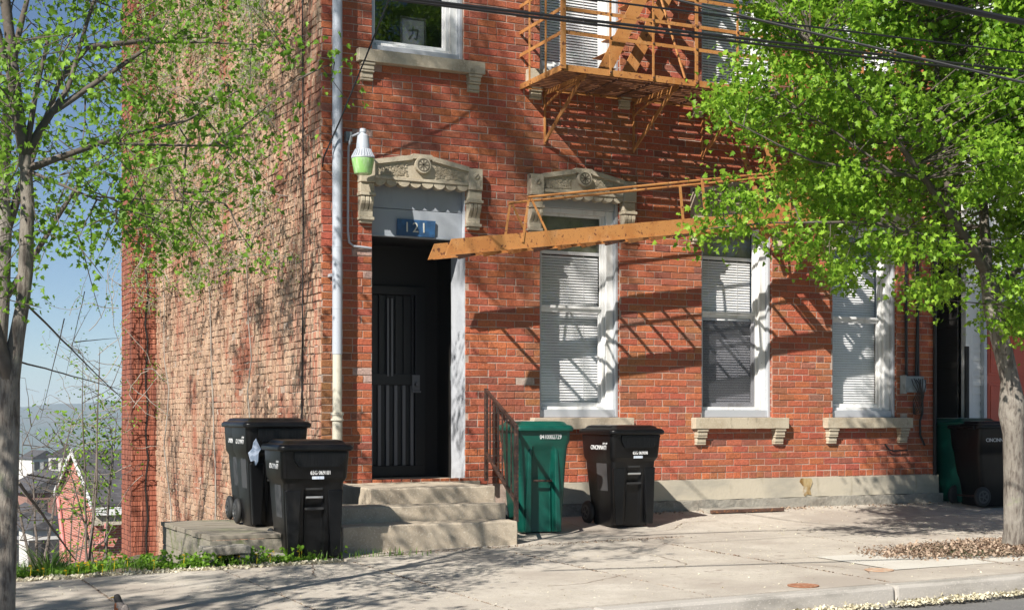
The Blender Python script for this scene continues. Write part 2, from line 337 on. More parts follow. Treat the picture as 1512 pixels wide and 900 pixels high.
# pavement slabs (with dirt in the joints)
sheet('pavement_bed', [-24, -8, -4, 0, 4, 8, 12, 30], [-5.48, -4, -2.34], lambda x, y: g(x, y) - .016, M['jointdirt'])
sheet('pavement_bed', [.3, 2, 4, 8, 12, 30], [-2.34, -1.05, 0.06], lambda x, y: g(x, y) - .016, M['jointdirt'])
jx = [-24, -20, -16, -12, -9, -7.2, -5.2, -3.85, -2.70, -1.62, -.52, .95, 2.5, 4.05, 5.9, 7.7, 9.6, 11.5, 13.5, 16, 20, 30]
mb = MB()
def slab(x0, x1, y0, y1, gp=.007):
    x0 += gp; x1 -= gp; y0 += gp; y1 -= gp
    n = max(2, int((x1 - x0) / .3)); 
    if x0 < 4 < x1: pass
    xs_ = [x0 + (x1 - x0) * k / n for k in range(n + 1)]
    dz = rnd.uniform(-.003, .003)
    lo = [(x, y0, g(x, y0) + dz) for x in xs_]; hi = [(x, y1, g(x, y1) + dz) for x in xs_]
    for k in range(n):
        a, b, c, d = lo[k], lo[k + 1], hi[k + 1], hi[k]
        mb.quad(a, b, c, d)
        mb.quad((a[0], a[1], a[2] - .05), (b[0], b[1], b[2] - .05), b, a)
        mb.quad(d, c, (c[0], c[1], c[2] - .05), (d[0], d[1], d[2] - .05))
    for (p, q) in ((lo[0], hi[0]), (lo[-1], hi[-1])): mb.quad(p, q, (q[0], q[1], q[2] - .05), (p[0], p[1], p[2] - .05))
for k in range(len(jx) - 1):
    x0, x1 = jx[k], jx[k + 1]
    slab(x0, x1, -5.485, -3.95 if k % 2 == 0 or x0 < -3 else -3.95); slab(x0, x1, -3.95, -2.34)
    if x1 > .5:
        slab(max(x0, .35), x1, -2.34, -1.05)
        slab(max(x0, .35), x1, -1.05 - .014, .05)
slab(-.52, .35, -2.34, -1.80)
o = mb.build('pavement', M['concrete'], fix=False); o['kind'] = 'structure'
# paler repair panel in the pavement
mb = MB(); c = [atg(1052, 838), atg(1165, 866), atg(1318, 858), atg(1185, 830)]
X0, X1 = 3.0, 4.6; Y0, Y1 = -4.95, -3.96
mb.quad(*[(x, y, g(x, y) + .004) for x, y in ((X0, Y0), (X1, Y0), (X1, Y1), (X0, Y1))])
o = mb.build('pavement_patch', M['patch'], fix=False); o['kind'] = 'structure'

# ================================================================== BRICK HOUSE
house = empty('brick_house', (0, 0, 0), 0, 'red brick town house with carved stone hoods and a tan weathered side wall', 'house')
TOP = 8.4; CH = .075; BL = .2145
def tone(front=True):
    r = rnd.random()
    if front:
        b = (.44, .120, .058); v = rnd.uniform(.86, 1.12)
        c = [b[0] * v, b[1] * v * rnd.uniform(.85, 1.15), b[2] * v * rnd.uniform(.85, 1.15)]
        if r < .035: c = [.28 * v, .085 * v, .055 * v]
        elif r < .13: c = [.50 * v, .15 * v, .06 * v]
        elif r < .16: c = [.38 * v, .14 * v, .09 * v]
        return c
    b = (.42, .24, .165); v = rnd.uniform(.85, 1.12)
    return [b[0] * v, b[1] * v, b[2] * v]
def brick(mb, a0, a1, z0, z1, f, prot, tn, jit=.0022, depth=.012):
    """one brick: chamfered, slightly crooked front and four short sides. f maps (along, out, z)"""
    e = .004
    j = lambda s=jit: rnd.uniform(-s, s)
    tilt = rnd.uniform(-.0012, .0012)
    P = [(a0 + j(), z0 + j()), (a1 + j(), z0 + j() + tilt), (a1 + j(), z1 + j() + tilt), (a0 + j(), z1 + j())]
    cx = sum(p[0] for p in P) / 4; cz = sum(p[1] for p in P) / 4
    i = len(mb.v)
    for p in P: mb.v.append(f(p[0], -depth, p[1]))
    for p in P: mb.v.append(f(p[0], prot - e, p[1]))
    for p in P:
        mb.v.append(f(p[0] + (e if p[0] < cx else -e) * rnd.uniform(.6, 1.8), prot + j(.0012), p[1] + (e if p[1] < cz else -e) * rnd.uniform(.6, 1.8)))
    for k in range(4):
        q = (k + 1) % 4
        mb.f.append((i + k, i + q, i + 4 + q, i + 4 + k)); mb.c.append(tn)
        mb.f.append((i + 4 + k, i + 4 + q, i + 8 + q, i + 8 + k)); mb.c.append(tn)
    mb.f.append((i + 8, i + 9, i + 10, i + 11)); mb.c.append(tn)
def lay(mb, u0, u1, zb, zt, f, openings, front=True, bl=BL, jit=.0022, prot=.006, tonef=None, pj=.0025, head=9):
    row = 0; z = zb
    while z + CH <= zt:
        hd = (row % head == 0)
        L = bl / 2 if hd else bl
        off = (0 if hd else (row % 2) * bl / 2) + rnd.uniform(-.012, .012)
        segs = [(u0, u1)]
        for (a, b, c, d) in openings:
            if z + CH * .5 > c and z + CH * .5 < d:
                ns = []
                for s in segs:
                    if b <= s[0] or a >= s[1]: ns.append(s)
                    else:
                        if a > s[0]: ns.append((s[0], a))
                        if b < s[1]: ns.append((b, s[1]))
                segs = ns
        for s in segs:
            k = math.floor((s[0] - off) / L)
            x = off + k * L
            while x < s[1]:
                a = max(s[0], x) + (.0038 if x > s[0] else 0); b = min(s[1], x + L + rnd.uniform(-.004, .004)) - (.0038 if x + L < s[1] else 0)
                if b - a > .03:
                    t = (tonef or tone)(front) if tonef is None else tonef((a + b) / 2, z)
                    miss = rnd.random() < (.0012 if front else .012)
                    brick(mb, a, b, z + .0042, z + CH - .0042, f, (prot + rnd.uniform(-pj, pj)) if not miss else -.008, t, jit)
                x += L
        z += CH; row += 1
FR = lambda a, o, z: (a, -o, z)                 # front wall, outward = -Y
SDW = lambda a, o, z: (-o, a, z)                # side wall, outward = -X
# openings on the front: (x0, x1, z0, z1)
d0, d1 = WX(549), WX(687)
H0 = 1.06
ZS = H0 + .0                                    # ground-floor sill top
win_l = [(WX(797), WX(915)), (WX(1036), WX(1140)), (WX(1229), WX(1324))]
DH = at(620, 233).z
ZH = H0 + 2.40                                  # underside of the stone hoods
ZU = H0 + 3.70                                  # first-floor sill top
door_top = ZH
openings = [(d0, d1, .40, ZH + .02)] + [(a, b, ZS, ZH + .02) for a, b in win_l]
up = [(WX(549), WX(685))] + win_l
openings += [(a, b, ZU, ZU + 2.5) for a, b in up]
FB = .36                                         # top of foundation
mb = MB()
def ftone(a, z):
    c = tone(True)
    if a < .42 and z < 2.6:                       # greenish, mossy corner
        k = (1 - a / .42) * min(1, (2.6 - z) / 1.2) * .6; c = [c[0] * (1 - k) + .10 * k, c[1] * (1 - k) + .11 * k, c[2] * (1 - k) + .04 * k]
    for (p, q) in win_l:                          # sooty, weathered bricks beside the window openings
        dd = min(abs(a - p), abs(a - q))
        if dd < .28 and rnd.random() < .5: c = [c[0] * .8 + .02, c[1] * 1.05, c[2] * 1.1]
    if a < d0 and a > d0 - .15 and rnd.random() < .12: c = [.48, .33, .28]
    return c
lay(mb, 0, XR, FB, TOP, FR, [(a - 0, b, c, d) for a, b, c, d in openings], tonef=ftone)
fwall = mb.build('front_wall', M['brick'], house, fix=False)
# mortar and body of the front wall: solid panels around openings
mb = MB()
xs_ = sorted(set([0.004, XR] + [v for o_ in openings for v in o_[:2]]))
for i in range(len(xs_) - 1):
    xa, xb = xs_[i], xs_[i + 1]
    cuts = sorted([(o_[2], o_[3]) for o_ in openings if o_[0] <= xa + 1e-4 and o_[1] >= xb - 1e-4])
    z = .05
    for (c0, c1) in cuts + [(TOP, TOP)]:
        if c0 > z: mb.box(xa, xb, 0, .32, z, c0)
        z = c1
mb.build('mortar_bed', M['mortar'], fwall)
# plain returns (brick reveals of the openings)
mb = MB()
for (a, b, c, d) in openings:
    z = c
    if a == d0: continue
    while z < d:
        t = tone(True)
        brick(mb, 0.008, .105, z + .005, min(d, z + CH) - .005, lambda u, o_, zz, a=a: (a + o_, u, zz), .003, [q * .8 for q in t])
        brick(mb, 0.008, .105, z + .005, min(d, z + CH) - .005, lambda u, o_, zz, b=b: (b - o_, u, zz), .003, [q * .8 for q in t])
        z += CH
z = .45
while z < ZH:
    brick(mb, 0.008, .105, z + .005, z + CH - .005, lambda u, o_, zz: (d0 + o_, u, zz), .003, tone(True)); z += CH
mb.build('brick_reveals', M['brick'], fwall, fix=False)
# foundation: rendered plinth with rougher footing, in two steps
mb = MB(); rough_box(mb, d1 + .55, XR + .015, -.055, .1, .13, FB - .004, .16, .0035, 3)
fo = mb.build('foundation', M['found'], house, smooth=True)
mb = MB(); rough_box(mb, d1 + .4, XR + .03, -.105, .1, -.12, .128, .12, .010, 4)
mb.build('footing', M['found_low'], fo, smooth=True)
mb = MB(); rough_box(mb, -.02, .098, -.045, .1, -.4, FB - .01, .12, .008, 5); mb.build('corner_footing', M['found_low'], fo, smooth=True)
mb = MB(); rs = WX(1178); mb.extr([(rs, FB - .012), (rs + .15, FB - .012), (rs + .17, .30), (rs + .13, .22), (rs + .15, .15), (rs + .09, .16), (rs + .06, .135), (rs + .03, .17), (rs + .04, .25), (rs - .02, .31)], -.0615, -.0585)
M['ruststain'] = mat('rust_stained_render', (.40, .30, .15), .9, noise=[((12, 12, 3), (.20, .11, .03), .42, .6), ((9, 9, 9), (.47, .42, .33), .5, .62)])
mb.build('rust_stain', M['ruststain'], fo)
# ---- side wall
SL = 7.75
mb = MB()
def stone_tone(a, z):
    if rnd.random() < .15: return [.40, .15, .095]
    if a < 1.3:                                   # redder, sharper bricks near the front corner
        v = rnd.uniform(.85, 1.15); k = max(0, min(1, (a - .5 + rnd.uniform(-.25, .25)) / .8))
        return [(.48 * (1 - k) + .5 * k) * v, (.19 * (1 - k) + .32 * k) * v, (.12 * (1 - k) + .22 * k) * v]
    v = rnd.uniform(.85, 1.1); return [.46 * v, .28 * v, .185 * v]
lay(mb, 0.0, SL, -1.6, TOP, SDW, [], False, jit=.008, prot=.010, tonef=stone_tone, pj=.009)
swall = mb.build('side_wall', M['sidebrick'], house, fix=False)
mb = MB(); mb.box(0.003, .32, .32, SL + .6, -2.5, TOP); mb.box(0.003, .3, 0.003, .32, -2.5, .0499); mb.build('mortar_bed', M['sidemortar'], swall)
# dead creeper rootlets clinging to the brickwork
mb = MB()
for k in range(9000):
    y = rnd.uniform(.75, SL - .05) if rnd.random() < .93 else rnd.uniform(.3, .9); z = rnd.uniform(-1.2, 7.5)
    if y < 1.5 and z < 2.4 and rnd.random() < .85: continue
    h_ = rnd.uniform(.02, .085); w_ = rnd.uniform(.003, .008); o_ = rnd.uniform(.012, .03); t_ = rnd.uniform(-.012, .012)
    v_ = rnd.uniform(.6, 1.15); tn = [.44 * v_, .31 * v_, .22 * v_] if rnd.random() < .75 else [.36 * v_, .15 * v_, .10 * v_]
    mb.hexa([(-.004, y - w_, z), (-o_ * .4, y - w_ * .4, z), (-o_ * .4, y + w_ * .6, z), (-.004, y + w_, z), (-.004, y - w_ + t_, z + h_), (-o_, y - w_ * .5 + t_, z + h_ * .8), (-o_, y + w_ * .5 + t_, z + h_ * .8), (-.004, y + w_ + t_, z + h_)], tn)
o = mb.build('creeper_rootlets', M['sidebrick'], swall, fix=False); o['kind'] = 'stuff'
# rubble patch low on the side wall
mb = MB()
for k in range(130):
    y = rnd.uniform(.9, 2.7); z = rnd.uniform(-.25, 1.0 - .15 * abs(y - 1.8))
    r = rnd.uniform(.03, .075); n = 7; mb2 = [(0, y + r * 1.2 * math.cos(q) * rnd.uniform(.75, 1.2), z + r * math.sin(q) * rnd.uniform(.7, 1.15)) for q in [2 * math.pi * i / n for i in range(n)]]
    mb.loft([[(-.012, p[1], p[2]) for p in mb2], [(-.028 - rnd.uniform(0, .012), y + (p[1] - y) * .8, z + (p[2] - z) * .8) for p in mb2]])
M['rubble'] = mat('rubble_stone', (.46, .37, .25), .95, noise=[(12, (.25, .19, .12), .5, .7), (30, (.56, .48, .36), .5, .7)], bump=[(50, .7, .01)])
mb.build('rubble_patch', M['rubble'], swall)
# stack standing out from the side wall at its far end
PR = .368
mb = MB()
def rtone(a, z):
    v = rnd.uniform(.9, 1.1); return [.34 * v, .11 * v, .065 * v]
lay(mb, -PR, 0, -2.2, TOP, lambda a, o_, z: (a, SL - o_, z), [], tonef=rtone, jit=.003, prot=.005)
lay(mb, SL, SL + .76, -2.2, TOP, lambda a, o_, z: (-PR - o_, a, z), [], tonef=rtone, jit=.003, prot=.005)
st = mb.build('side_stack', M['redbrick'], house, fix=False)
mb = MB(); mb.box(-PR + .003, .2, SL + .003, SL + .76, -2.6, TOP); mb.build('mortar_bed', M['redbrick'], st)
# vertical recess between stack halves
mb = MB(); pts = [(-.15 + .018 * math.sin(k * 1.7) + rnd.uniform(-.008, .008), -2.2 + k * .22) for k in range(48)]
for (xa, za), (xb, zb_) in zip(pts[:-1], pts[1:]): mb.hexa([(xa - .012, SL - .012, za), (xa + .012, SL - .012, za), (xa + .012, SL + .002, za), (xa - .012, SL + .002, za), (xb - .012, SL - .012, zb_), (xb + .012, SL - .012, zb_), (xb + .012, SL + .002, zb_), (xb - .012, SL + .002, zb_)])
mb.build('vertical_crack', M['dark'], st)
# rear body and roof edge so that the house is closed
mb = MB(); mb.box(.33, XR - .01, .325, .5, FB, .37); mb.box(0.1, XR, 10.3, 10.35, -2, TOP); mb.box(XR - .3, XR, .321, 10.3, -.3, TOP); mb.build('rear_wall', M['sidemortar'], house)
mb = MB(); mb.box(-.05, XR + .05, -.05, 10.4, TOP + .002, TOP + .2); mb.build('roof', M['shingle'], house)
# vertical cable pinned down the side wall
mb = MB(); mb.tube([(-.03, .52, 5.5), (-.03, .50, 3), (-.028, .55, 1.2), (-.028, .53, .5)], .008, 6); mb.build('side_wall_cable', M['rubber'], house)
mb = MB(); mb.tube([(-.03, 2.6, .62), (-.035, 2.2, .72), (-.035, 1.0, .66)], .012, 6); mb.tube([(-.03, 2.62, .62), (-.03, 2.62, -.1)], .010, 6); mb.build('side_wall_pipe', M['darkrust'], house)

M['carve'] = mat('dark_carved_stone', (.16, .135, .10), .95)  # darker stone tone for the carved lines
# ---- stone hood over an opening
def hood(a, b, par):
    e = .155; x0, x1 = a - e, b + e; xm = (x0 + x1) / 2
    zsh = H0 + 2.585; zpk = H0 + 2.685; zb = H0 + 2.36
    r = MB()
    n = 12
    def tp(t):
        u = abs(t - .5) * 2                      # 0 centre .. 1 ends
        if u > .78: return zsh
        if u < .16: return zpk
        return zpk - .012 - (zpk - .012 - zsh - .012) * (u - .16) / .62
    ts_ = [0, .109, .111, .2, .3, .4, .419, .421, .46, .5, .54, .579, .581, .6, .7, .8, .889, .891, 1]; n = len(ts_) - 1
    top = [(x0 + (x1 - x0) * t, tp(t)) for t in ts_]
    poly = [(x0 + .005, zb + .02), (x1 - .005, zb + .02)] + top[::-1]
    r.extr(poly, -.06, .02)
    # raised rim along the top
    for k in range(n):
        (xa, za), (xb, zb_) = top[k], top[k + 1]
        r.hexa([(xa, -.095, za - .05), (xb, -.095, zb_ - .05), (xb, -.059, zb_ - .05), (xa, -.059, za - .05), (xa, -.095, za), (xb, -.095, zb_), (xb, -.059, zb_), (xa, -.059, za)])
    r.box(x0 + .15, x1 - .15, -.088, -.058, zb + .045, zb + .075)
    # centre boss
    r.lathe([(.001, -.0), (.085, 0), (.085, .05), (.07, .055), (.06, .042), (.001, .042)], (xm, -.115, (zsh + zpk) / 2 - .06), 20, 'y')
    h = r.build('stone_hood', M['stone'], par, bevel=.006)
    w_ = MB()
    for q in range(4):
        an = math.pi * q / 4; dx, dz = math.cos(an) * .052, math.sin(an) * .052; cz = (zsh + zpk) / 2 - .06
        w_.bar((xm - dx, -.1165, cz - dz), (xm + dx, -.1165, cz + dz), .011, .006, up=(0, 1, 0))
    w_.tube([(xm + .062 * math.cos(2 * math.pi * q / 20), -.1165, (zsh + zpk) / 2 - .06 + .062 * math.sin(2 * math.pi * q / 20)) for q in range(21)], .006, 5)
    for s in (x0 + .075, x1 - .075):
        w_.bar((s - .018, -.119, zsh - .10), (s + .018, -.119, zsh - .06), .01, .006, up=(0, 1, 0))
    w_.build('carved_lines', M['carve'], h)
    # pecked panels
    p_ = MB()
    for sgn in (-1, 1):
        for k in range(170):
            t = rnd.uniform(.14, .43); xx = xm + sgn * (x1 - x0) * t * .82
            zt_ = tp(.5 + sgn * t * .82) - .065
            zz = rnd.uniform(zb + .10, zt_ - .01) if zt_ > zb + .12 else zb + .1
            s_ = rnd.uniform(.005, .012)
            p_.hexa([(xx - s_, -.068, zz - s_), (xx + s_, -.068, zz - s_), (xx + s_, -.058, zz - s_), (xx - s_, -.058, zz - s_), (xx - s_ * .3, -.073, zz + s_ * .6), (xx + s_ * .4, -.071, zz + s_), (xx + s_, -.058, zz + s_), (xx - s_, -.058, zz + s_)])
    p_.build('pecked_panel', M['stone'], h)
    # scalloped underside
    s_ = MB(); n = 8; ww = (x1 - x0 - .30) / n
    for k in range(n):
        cx = x0 + .15 + ww * (k + .5)
        pts = [(cx - ww / 2, zb + .045)] + [(cx - ww / 2 * math.cos(math.pi * q / 8), zb + .04 - .06 * math.sin(math.pi * q / 8)) for q in range(9)] + [(cx + ww / 2, zb + .045)]
        s_.extr(pts, -.075 + rnd.uniform(-.005, .005), .012)
    s_.build('scallops', M['stone'], h, bevel=.005)
    # side consoles
    for (xa, xb) in ((x0, a - .0), (b + .0, x1)):
        c = MB(); c.box(xa, xb, -.105, .012, zb + .0, zsh - .012)
        c.box(xa + .002, xb - .002, -.085, .012, zb - .10, zb - .004)
        c.box(xa - .006, xb + .006, -.115, .012, zb - .135, zb - .103)
        c.lathe([(.001, 0), (.032, 0), (.032, .012), (.001, .014)], ((xa + xb) / 2, -.118, zsh - .08), 16, 'y')
        zc0, zc1 = H0 + 2.02, zb - .137
        for q in range(3):
            xq = xa + .008 + (xb - xa - .016) * q / 3; wq = (xb - xa - .016) / 3 - .006
            prof = []
            for t in range(9):
                u = t / 8; out = .10 - .05 * u + .018 * math.sin(u * math.pi * 2)
                prof.append((-out, zc1 + (zc0 - zc1) * u))
            i = len(c.v); ring = [[(xq, y, z), (xq + wq, y, z), (xq + wq, .01, z), (xq, .01, z)] for y, z in prof]
            c.loft(ring)
        c.box(xa + .004, xb - .004, -.045, .012, zc0 - .002, zc1 + .002)
        c.box(xa - .003, xb + .003, -.075, .012, zc0 - .035, zc0 - .004)
        c.box(xa + .012, xb - .012, -.055, .012, zc0 - .065, zc0 - .037)
        c.build('console', M['stone'], h, bevel=.007)
    return h
def sill(a, b, z, par, brackets=True, th=.125, left=.15, right=.17):
    s_ = MB(); rough_box(s_, a - left, b + right, -.10, .14, z - th, z, .09, .003, int(a * 100))
    o = s_.build('stone_sill', M['stone'], par, smooth=True, bevel=.004)
    if brackets:
        for xa in (a - left + .03, b + right - .03 - .15):
            c = MB(); zt = z - th - .003
            c.box(xa, xa + .15, -.09, .01, zt - .03, zt); c.box(xa + .008, xa + .142, -.078, .01, zt - .075, zt - .032)
            c.box(xa + .004, xa + .146, -.07, .01, zt - .10, zt - .077); c.box(xa + .012, xa + .138, -.052, .01, zt - .155, zt - .102); c.box(xa + .008, xa + .142, -.045, .01, zt - .18, zt - .157)
            c.build('sill_bracket', M['stone'], o, bevel=.008)
    return o
M['reflection'] = mat('grey_green_reflection', (.22, .24, .19), .8, noise=[(5, (.14, .17, .10), .45, .65)])  # colour imitates a greenish reflection in the upper glass
M['deepgrey'] = mat('dark_grey_frame', (.10, .115, .125), .5)
def window(a, b, z0, z1, par, blind_top, meet, lower=True, screen=False, header=.14, label=None, blindfrac=0.0, reflection=False):
    """double-hung window set back in the opening"""
    f = MB()
    # metal panning against the right and left reveals, header and sill boards
    f.box(b - .035, b - .004, .03, .22, z0 + .002, z1); f.box(a + .004, a + .035, .03, .22, z0 + .002, z1)
    f.box(a + .036, b - .036, .05, .22, z0 + .002, z0 + .085); f.box(a + .036, b - .036, .06, .22, z1 - header, z1)
    fr = f.build('window', M['alu'], par, bevel=.004)
    if label: fr['label'] = label
    c = MB(); xa, xb = a + .036, b - .036; za, zb = z0 + .086, z1 - header - .001
    c.box(xa, xa + .035, .10, .20, za, zb); c.box(xb - .085, xb, .085, .20, za, zb); c.box(xa + .036, xb - .086, .10, .20, zb - .05, zb); c.box(xa + .036, xb - .086, .09, .20, za, za + .035)
    c.box(xb - .115, xb - .086, .125, .20, za + .036, zb - .051)
    c.build('window_frame', M['white'], fr, bevel=.004)
    xa += .036; xb -= .116; za += .036; zb -= .051
    s_ = MB(); t = .03
    s_.box(xa, xb, .165, .195, za, za + .045); s_.box(xa, xa + .02, .165, .195, za + .046, meet + .02); s_.box(xb - .02, xb, .165, .195, za + .046, meet + .02)
    s_.box(xa + .021, xb - .021, .16, .195, meet - .02, meet + .02)
    s_.box(xa + .0, xa + .02, .135, .163, meet + .021, zb); s_.box(xb - .02, xb, .135, .163, meet + .021, zb); s_.box(xa + .021, xb - .021, .135, .163, zb - .03, zb); s_.box(xa + .021, xb - .021, .135, .158, meet + .0205, meet + .05)
    sash = s_.build('sash', M['white'], fr, bevel=.003)
    p = MB(); p.box(xa + .021, xb - .021, .178, .182, za + .046, meet - .021); p.build('pane', M['glass'], fr)
    p = MB(); p.box(xa + .021, xb - .021, .148, .152, meet + .051, zb - .031); p.build('pane', M['glass'], fr)
    if screen:
        p = MB(); p.box(xa + .002, xb - .002, .128, .131, za + .0, meet - .06); p.box(xa, xb, .124, .134, meet - .075, meet - .055); sc = p.build('insect_screen', M['screen'], fr)
    # blind
    bl = MB(); yb = .255; z = blind_top; bz = z0 + .14 if not blindfrac else blind_top - blindfrac
    bl.box(xa - .03, xb + .03, yb - .015, yb + .02, z, z + .035)
    while z > bz:
        z -= .030; s = .0135; wob = rnd.uniform(-.0008, .0008)
        bl.hexa([(xa - .02, yb - .004, z - s + wob), (xb + .02, yb - .004, z - s + wob * .5), (xb + .02, yb - .0025, z - s), (xa - .02, yb - .0025, z - s), (xa - .02, yb + .010, z + s - .001), (xb + .02, yb + .010, z + s - .001), (xb + .02, yb + .0115, z + s), (xa - .02, yb + .0115, z + s)])
    for fx in (.25, .78):
        xx = xa + (xb - xa) * fx; bl.box(xx - .0012, xx + .0012, yb - .007, yb - .0045, z, blind_top)
    if blind_top > z0 + .2: bl.build('blind', M['blind'], fr, fix=True)
    if reflection:
        rs_ = MB(); rs_.box(xa - .03, xb + .03, .262, .27, blind_top + .036, z1 - .05); rs_.build('reflection_panel', M['reflection'], fr)  # added flat panel, painted in place of a reflection above the blind
    rm = MB()                                    # dark room behind
    X0, X1, Y0, Y1 = max(.36, a - .6), b + .6, .34, 2.8
    Z0, Z1 = z0 - .3, z1 + .2
    rm.quad((X0, Y1, Z0), (X1, Y1, Z0), (X1, Y1, Z1), (X0, Y1, Z1)); rm.quad((X0, Y0, Z0), (X0, Y1, Z0), (X0, Y1, Z1), (X0, Y0, Z1)); rm.quad((X1, Y0, Z0), (X1, Y1, Z0), (X1, Y1, Z1), (X1, Y0, Z1))
    rm.quad((X0, Y0, Z0), (X1, Y0, Z0), (X1, Y1, Z0), (X0, Y1, Z0)); rm.quad((X0, Y0, Z1), (X1, Y0, Z1), (X1, Y1, Z1), (X0, Y1, Z1))
    rm.build('room_lining', M['room'], fr, fix=False)
    return fr
lb = ['ground floor window just right of the door rail', 'ground floor window with half insect screen', 'ground floor window nearest the right corner']
tops = [H0 + 1.79, H0 + 1.83, H0 + 1.9]
for k, (a, b) in enumerate(win_l):
    wn = window(a, b, ZS, ZH + .01, house, tops[k], H0 + 1.17, screen=(k == 1), label=lb[k], reflection=True)
    h = hood(a, b, house)
    s_ = sill(a, b, ZS - .002, house, brackets=(k > 0), left=.14 if k else .12, right=.17 if k else .13)
    if k == 0: s_.data.materials[0] = M['stepc']
hd = hood(d0, d1, house); hd['label'] = 'carved stone hood over the front door'
for k, (a, b) in enumerate(up):
    wn = window(a, b, ZU, ZU + 2.45, house, ZU + 2.2 if k != 0 else ZU + .1, ZU + 1.25, label=['first floor window over the door with a framed character sign behind the glass', 'first floor window at the left end of the fire escape', 'first floor window in the middle of the fire escape', 'first floor window behind the maple crown'][k])
    if k == 0: UPW = wn
    sill(a, b, ZU - .002, house, left=.17, right=.2 if k == 0 else .15)
# small framed sign behind the first-floor window glass
c = at(610, 50, .24); mb = MB(); hw, hh = .145, .17
for (x0, x1, z0, z1) in ((-hw, hw, hh - .02, hh), (-hw, hw, -hh, -hh + .02), (-hw, -hw + .02, -hh + .02, hh - .02), (hw - .02, hw, -hh + .02, hh - .02)): mb.box(c.x + x0, c.x + x1, .235, .25, c.z + z0, c.z + z1)
sg = mb.build('framed_sign', M['rubber'], UPW)
mb = MB(); mb.box(c.x - hw + .021, c.x + hw - .021, .243, .247, c.z - hh + .021, c.z + hh - .021); M['sheet'] = mat('grey_sheet', (.13, .14, .145), .7); mb.build('sign_sheet', M['sheet'], sg)
mb = MB(); q = [((-.05, .03), (.055, .045)), ((.055, .045), (.035, -.06)), ((.035, -.06), (.012, -.045)), ((.0, .075), (-.005, .0)), ((-.005, 0), (-.05, -.065))]
for (p0, p1) in q: mb.bar((c.x + p0[0], .240, c.z + p0[1]), (c.x + p1[0], .240, c.z + p1[1]), .012, .004, up=(0, 1, 0))
mb.build('sign_character', M['rubber'], sg)

# ---- door recess
rec = 1.05; tz = at(620, 352, .08).z; ld = .40
mb = MB()
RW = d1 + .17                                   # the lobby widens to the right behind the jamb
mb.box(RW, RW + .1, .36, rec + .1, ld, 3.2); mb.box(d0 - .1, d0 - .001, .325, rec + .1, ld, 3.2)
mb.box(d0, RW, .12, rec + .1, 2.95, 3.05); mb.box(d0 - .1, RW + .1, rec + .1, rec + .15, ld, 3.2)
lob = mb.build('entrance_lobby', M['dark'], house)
mb = MB(); rough_box(mb, d1 - .004, d1 + .17, .006, .36, ld, ZH - .0, .2, .003, 8); mb.build('door_jamb', M['greyjamb'], house, smooth=True)
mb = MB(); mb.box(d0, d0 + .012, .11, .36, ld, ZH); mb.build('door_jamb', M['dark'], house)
# boarded transom with the number plate on it
mb = MB(); zt = tz; k = 0
for (zz0, zz1) in ((tz, tz + .285), (tz + .29, tz + .60), (tz + .605, ZH + .06)):
    mb.box(d0 + .013, d1 - .005, .075 + .004 * k, .12, zz0, zz1); k += 1
mb.box(d0 + .013, d1 - .005, .06, .074, tz + .0, tz + .018)
mb.build('transom_board', M['grey'], house, bevel=.004)
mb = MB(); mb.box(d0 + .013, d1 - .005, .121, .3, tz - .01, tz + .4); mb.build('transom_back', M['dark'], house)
# iron door
mb = MB(); X0 = d0 + .012; X1 = at(628, 560, rec).x; zt = at(600, 423, rec).z
mb.box(X0, X1, rec, rec + .05, ld + .02, ld + .13); mb.box(X0, X0 + .06, rec, rec + .05, ld + .131, zt); mb.box(X1 - .12, X1, rec, rec + .05, ld + .131, zt); mb.box(X0 + .061, X1 - .121, rec, rec + .05, zt - .09, zt)
zm = at(600, 568, rec).z; mb.box(X0 + .061, X1 - .121, rec, rec + .05, zm, zm + .12); mb.box(X0 + .061, X1 - .121, rec + .041, rec + .06, ld + .14, zt - .1)
dr = mb.build('door', M['doorblack'], house, bevel=.004)
mb = MB(); n = 9
for k in range(n):
    xx = X0 + .09 + (X1 - X0 - .24) * k / (n - 1); mb.box(xx - .022, xx + .014, rec + .012, rec + .03, ld + .135, zm - .004)
mb.build('lower_bars', M['bargrey'], dr)
mb = MB()
for k in range(9):
    xx = X0 + .09 + (X1 - X0 - .24) * k / 8; mb.box(xx - .008, xx + .008, rec + .012, rec + .03, zm + .124, zt - .094)
mb.build('upper_bars', M['doorblack'], dr)
mb = MB()
for px_ in (573, 579):
    xx = at(px_, 500, rec).x; mb.box(xx - .012, xx + .010, rec - .004, rec + .008, at(573, 555, rec).z, at(573, 440, rec).z)
mb.build('pull_strip', M['bargrey'], dr)
c = at(613, 564, rec); mb = MB(); mb.box(c.x - .045, c.x + .045, rec - .03, rec - .002, c.z - .09, c.z + .08); mb.lathe([(.001, -.05), (.025, -.05), (.025, 0), (.001, 0)], (c.x, rec - .03, c.z - .02), 14, 'y')
mb.box(c.x - .05, c.x + .05, rec - .05, rec - .03, c.z - .115, c.z - .095); mb.build('door_lock', M['bargrey'], dr, bevel=.003)
# intercom on lobby wall
mb = MB(); zc = at(641, 549, .75).z; mb.box(RW - .022, RW - .001, .62, .74, zc - .09, zc + .07); ic = mb.build('intercom', M['meter'], lob, bevel=.003)

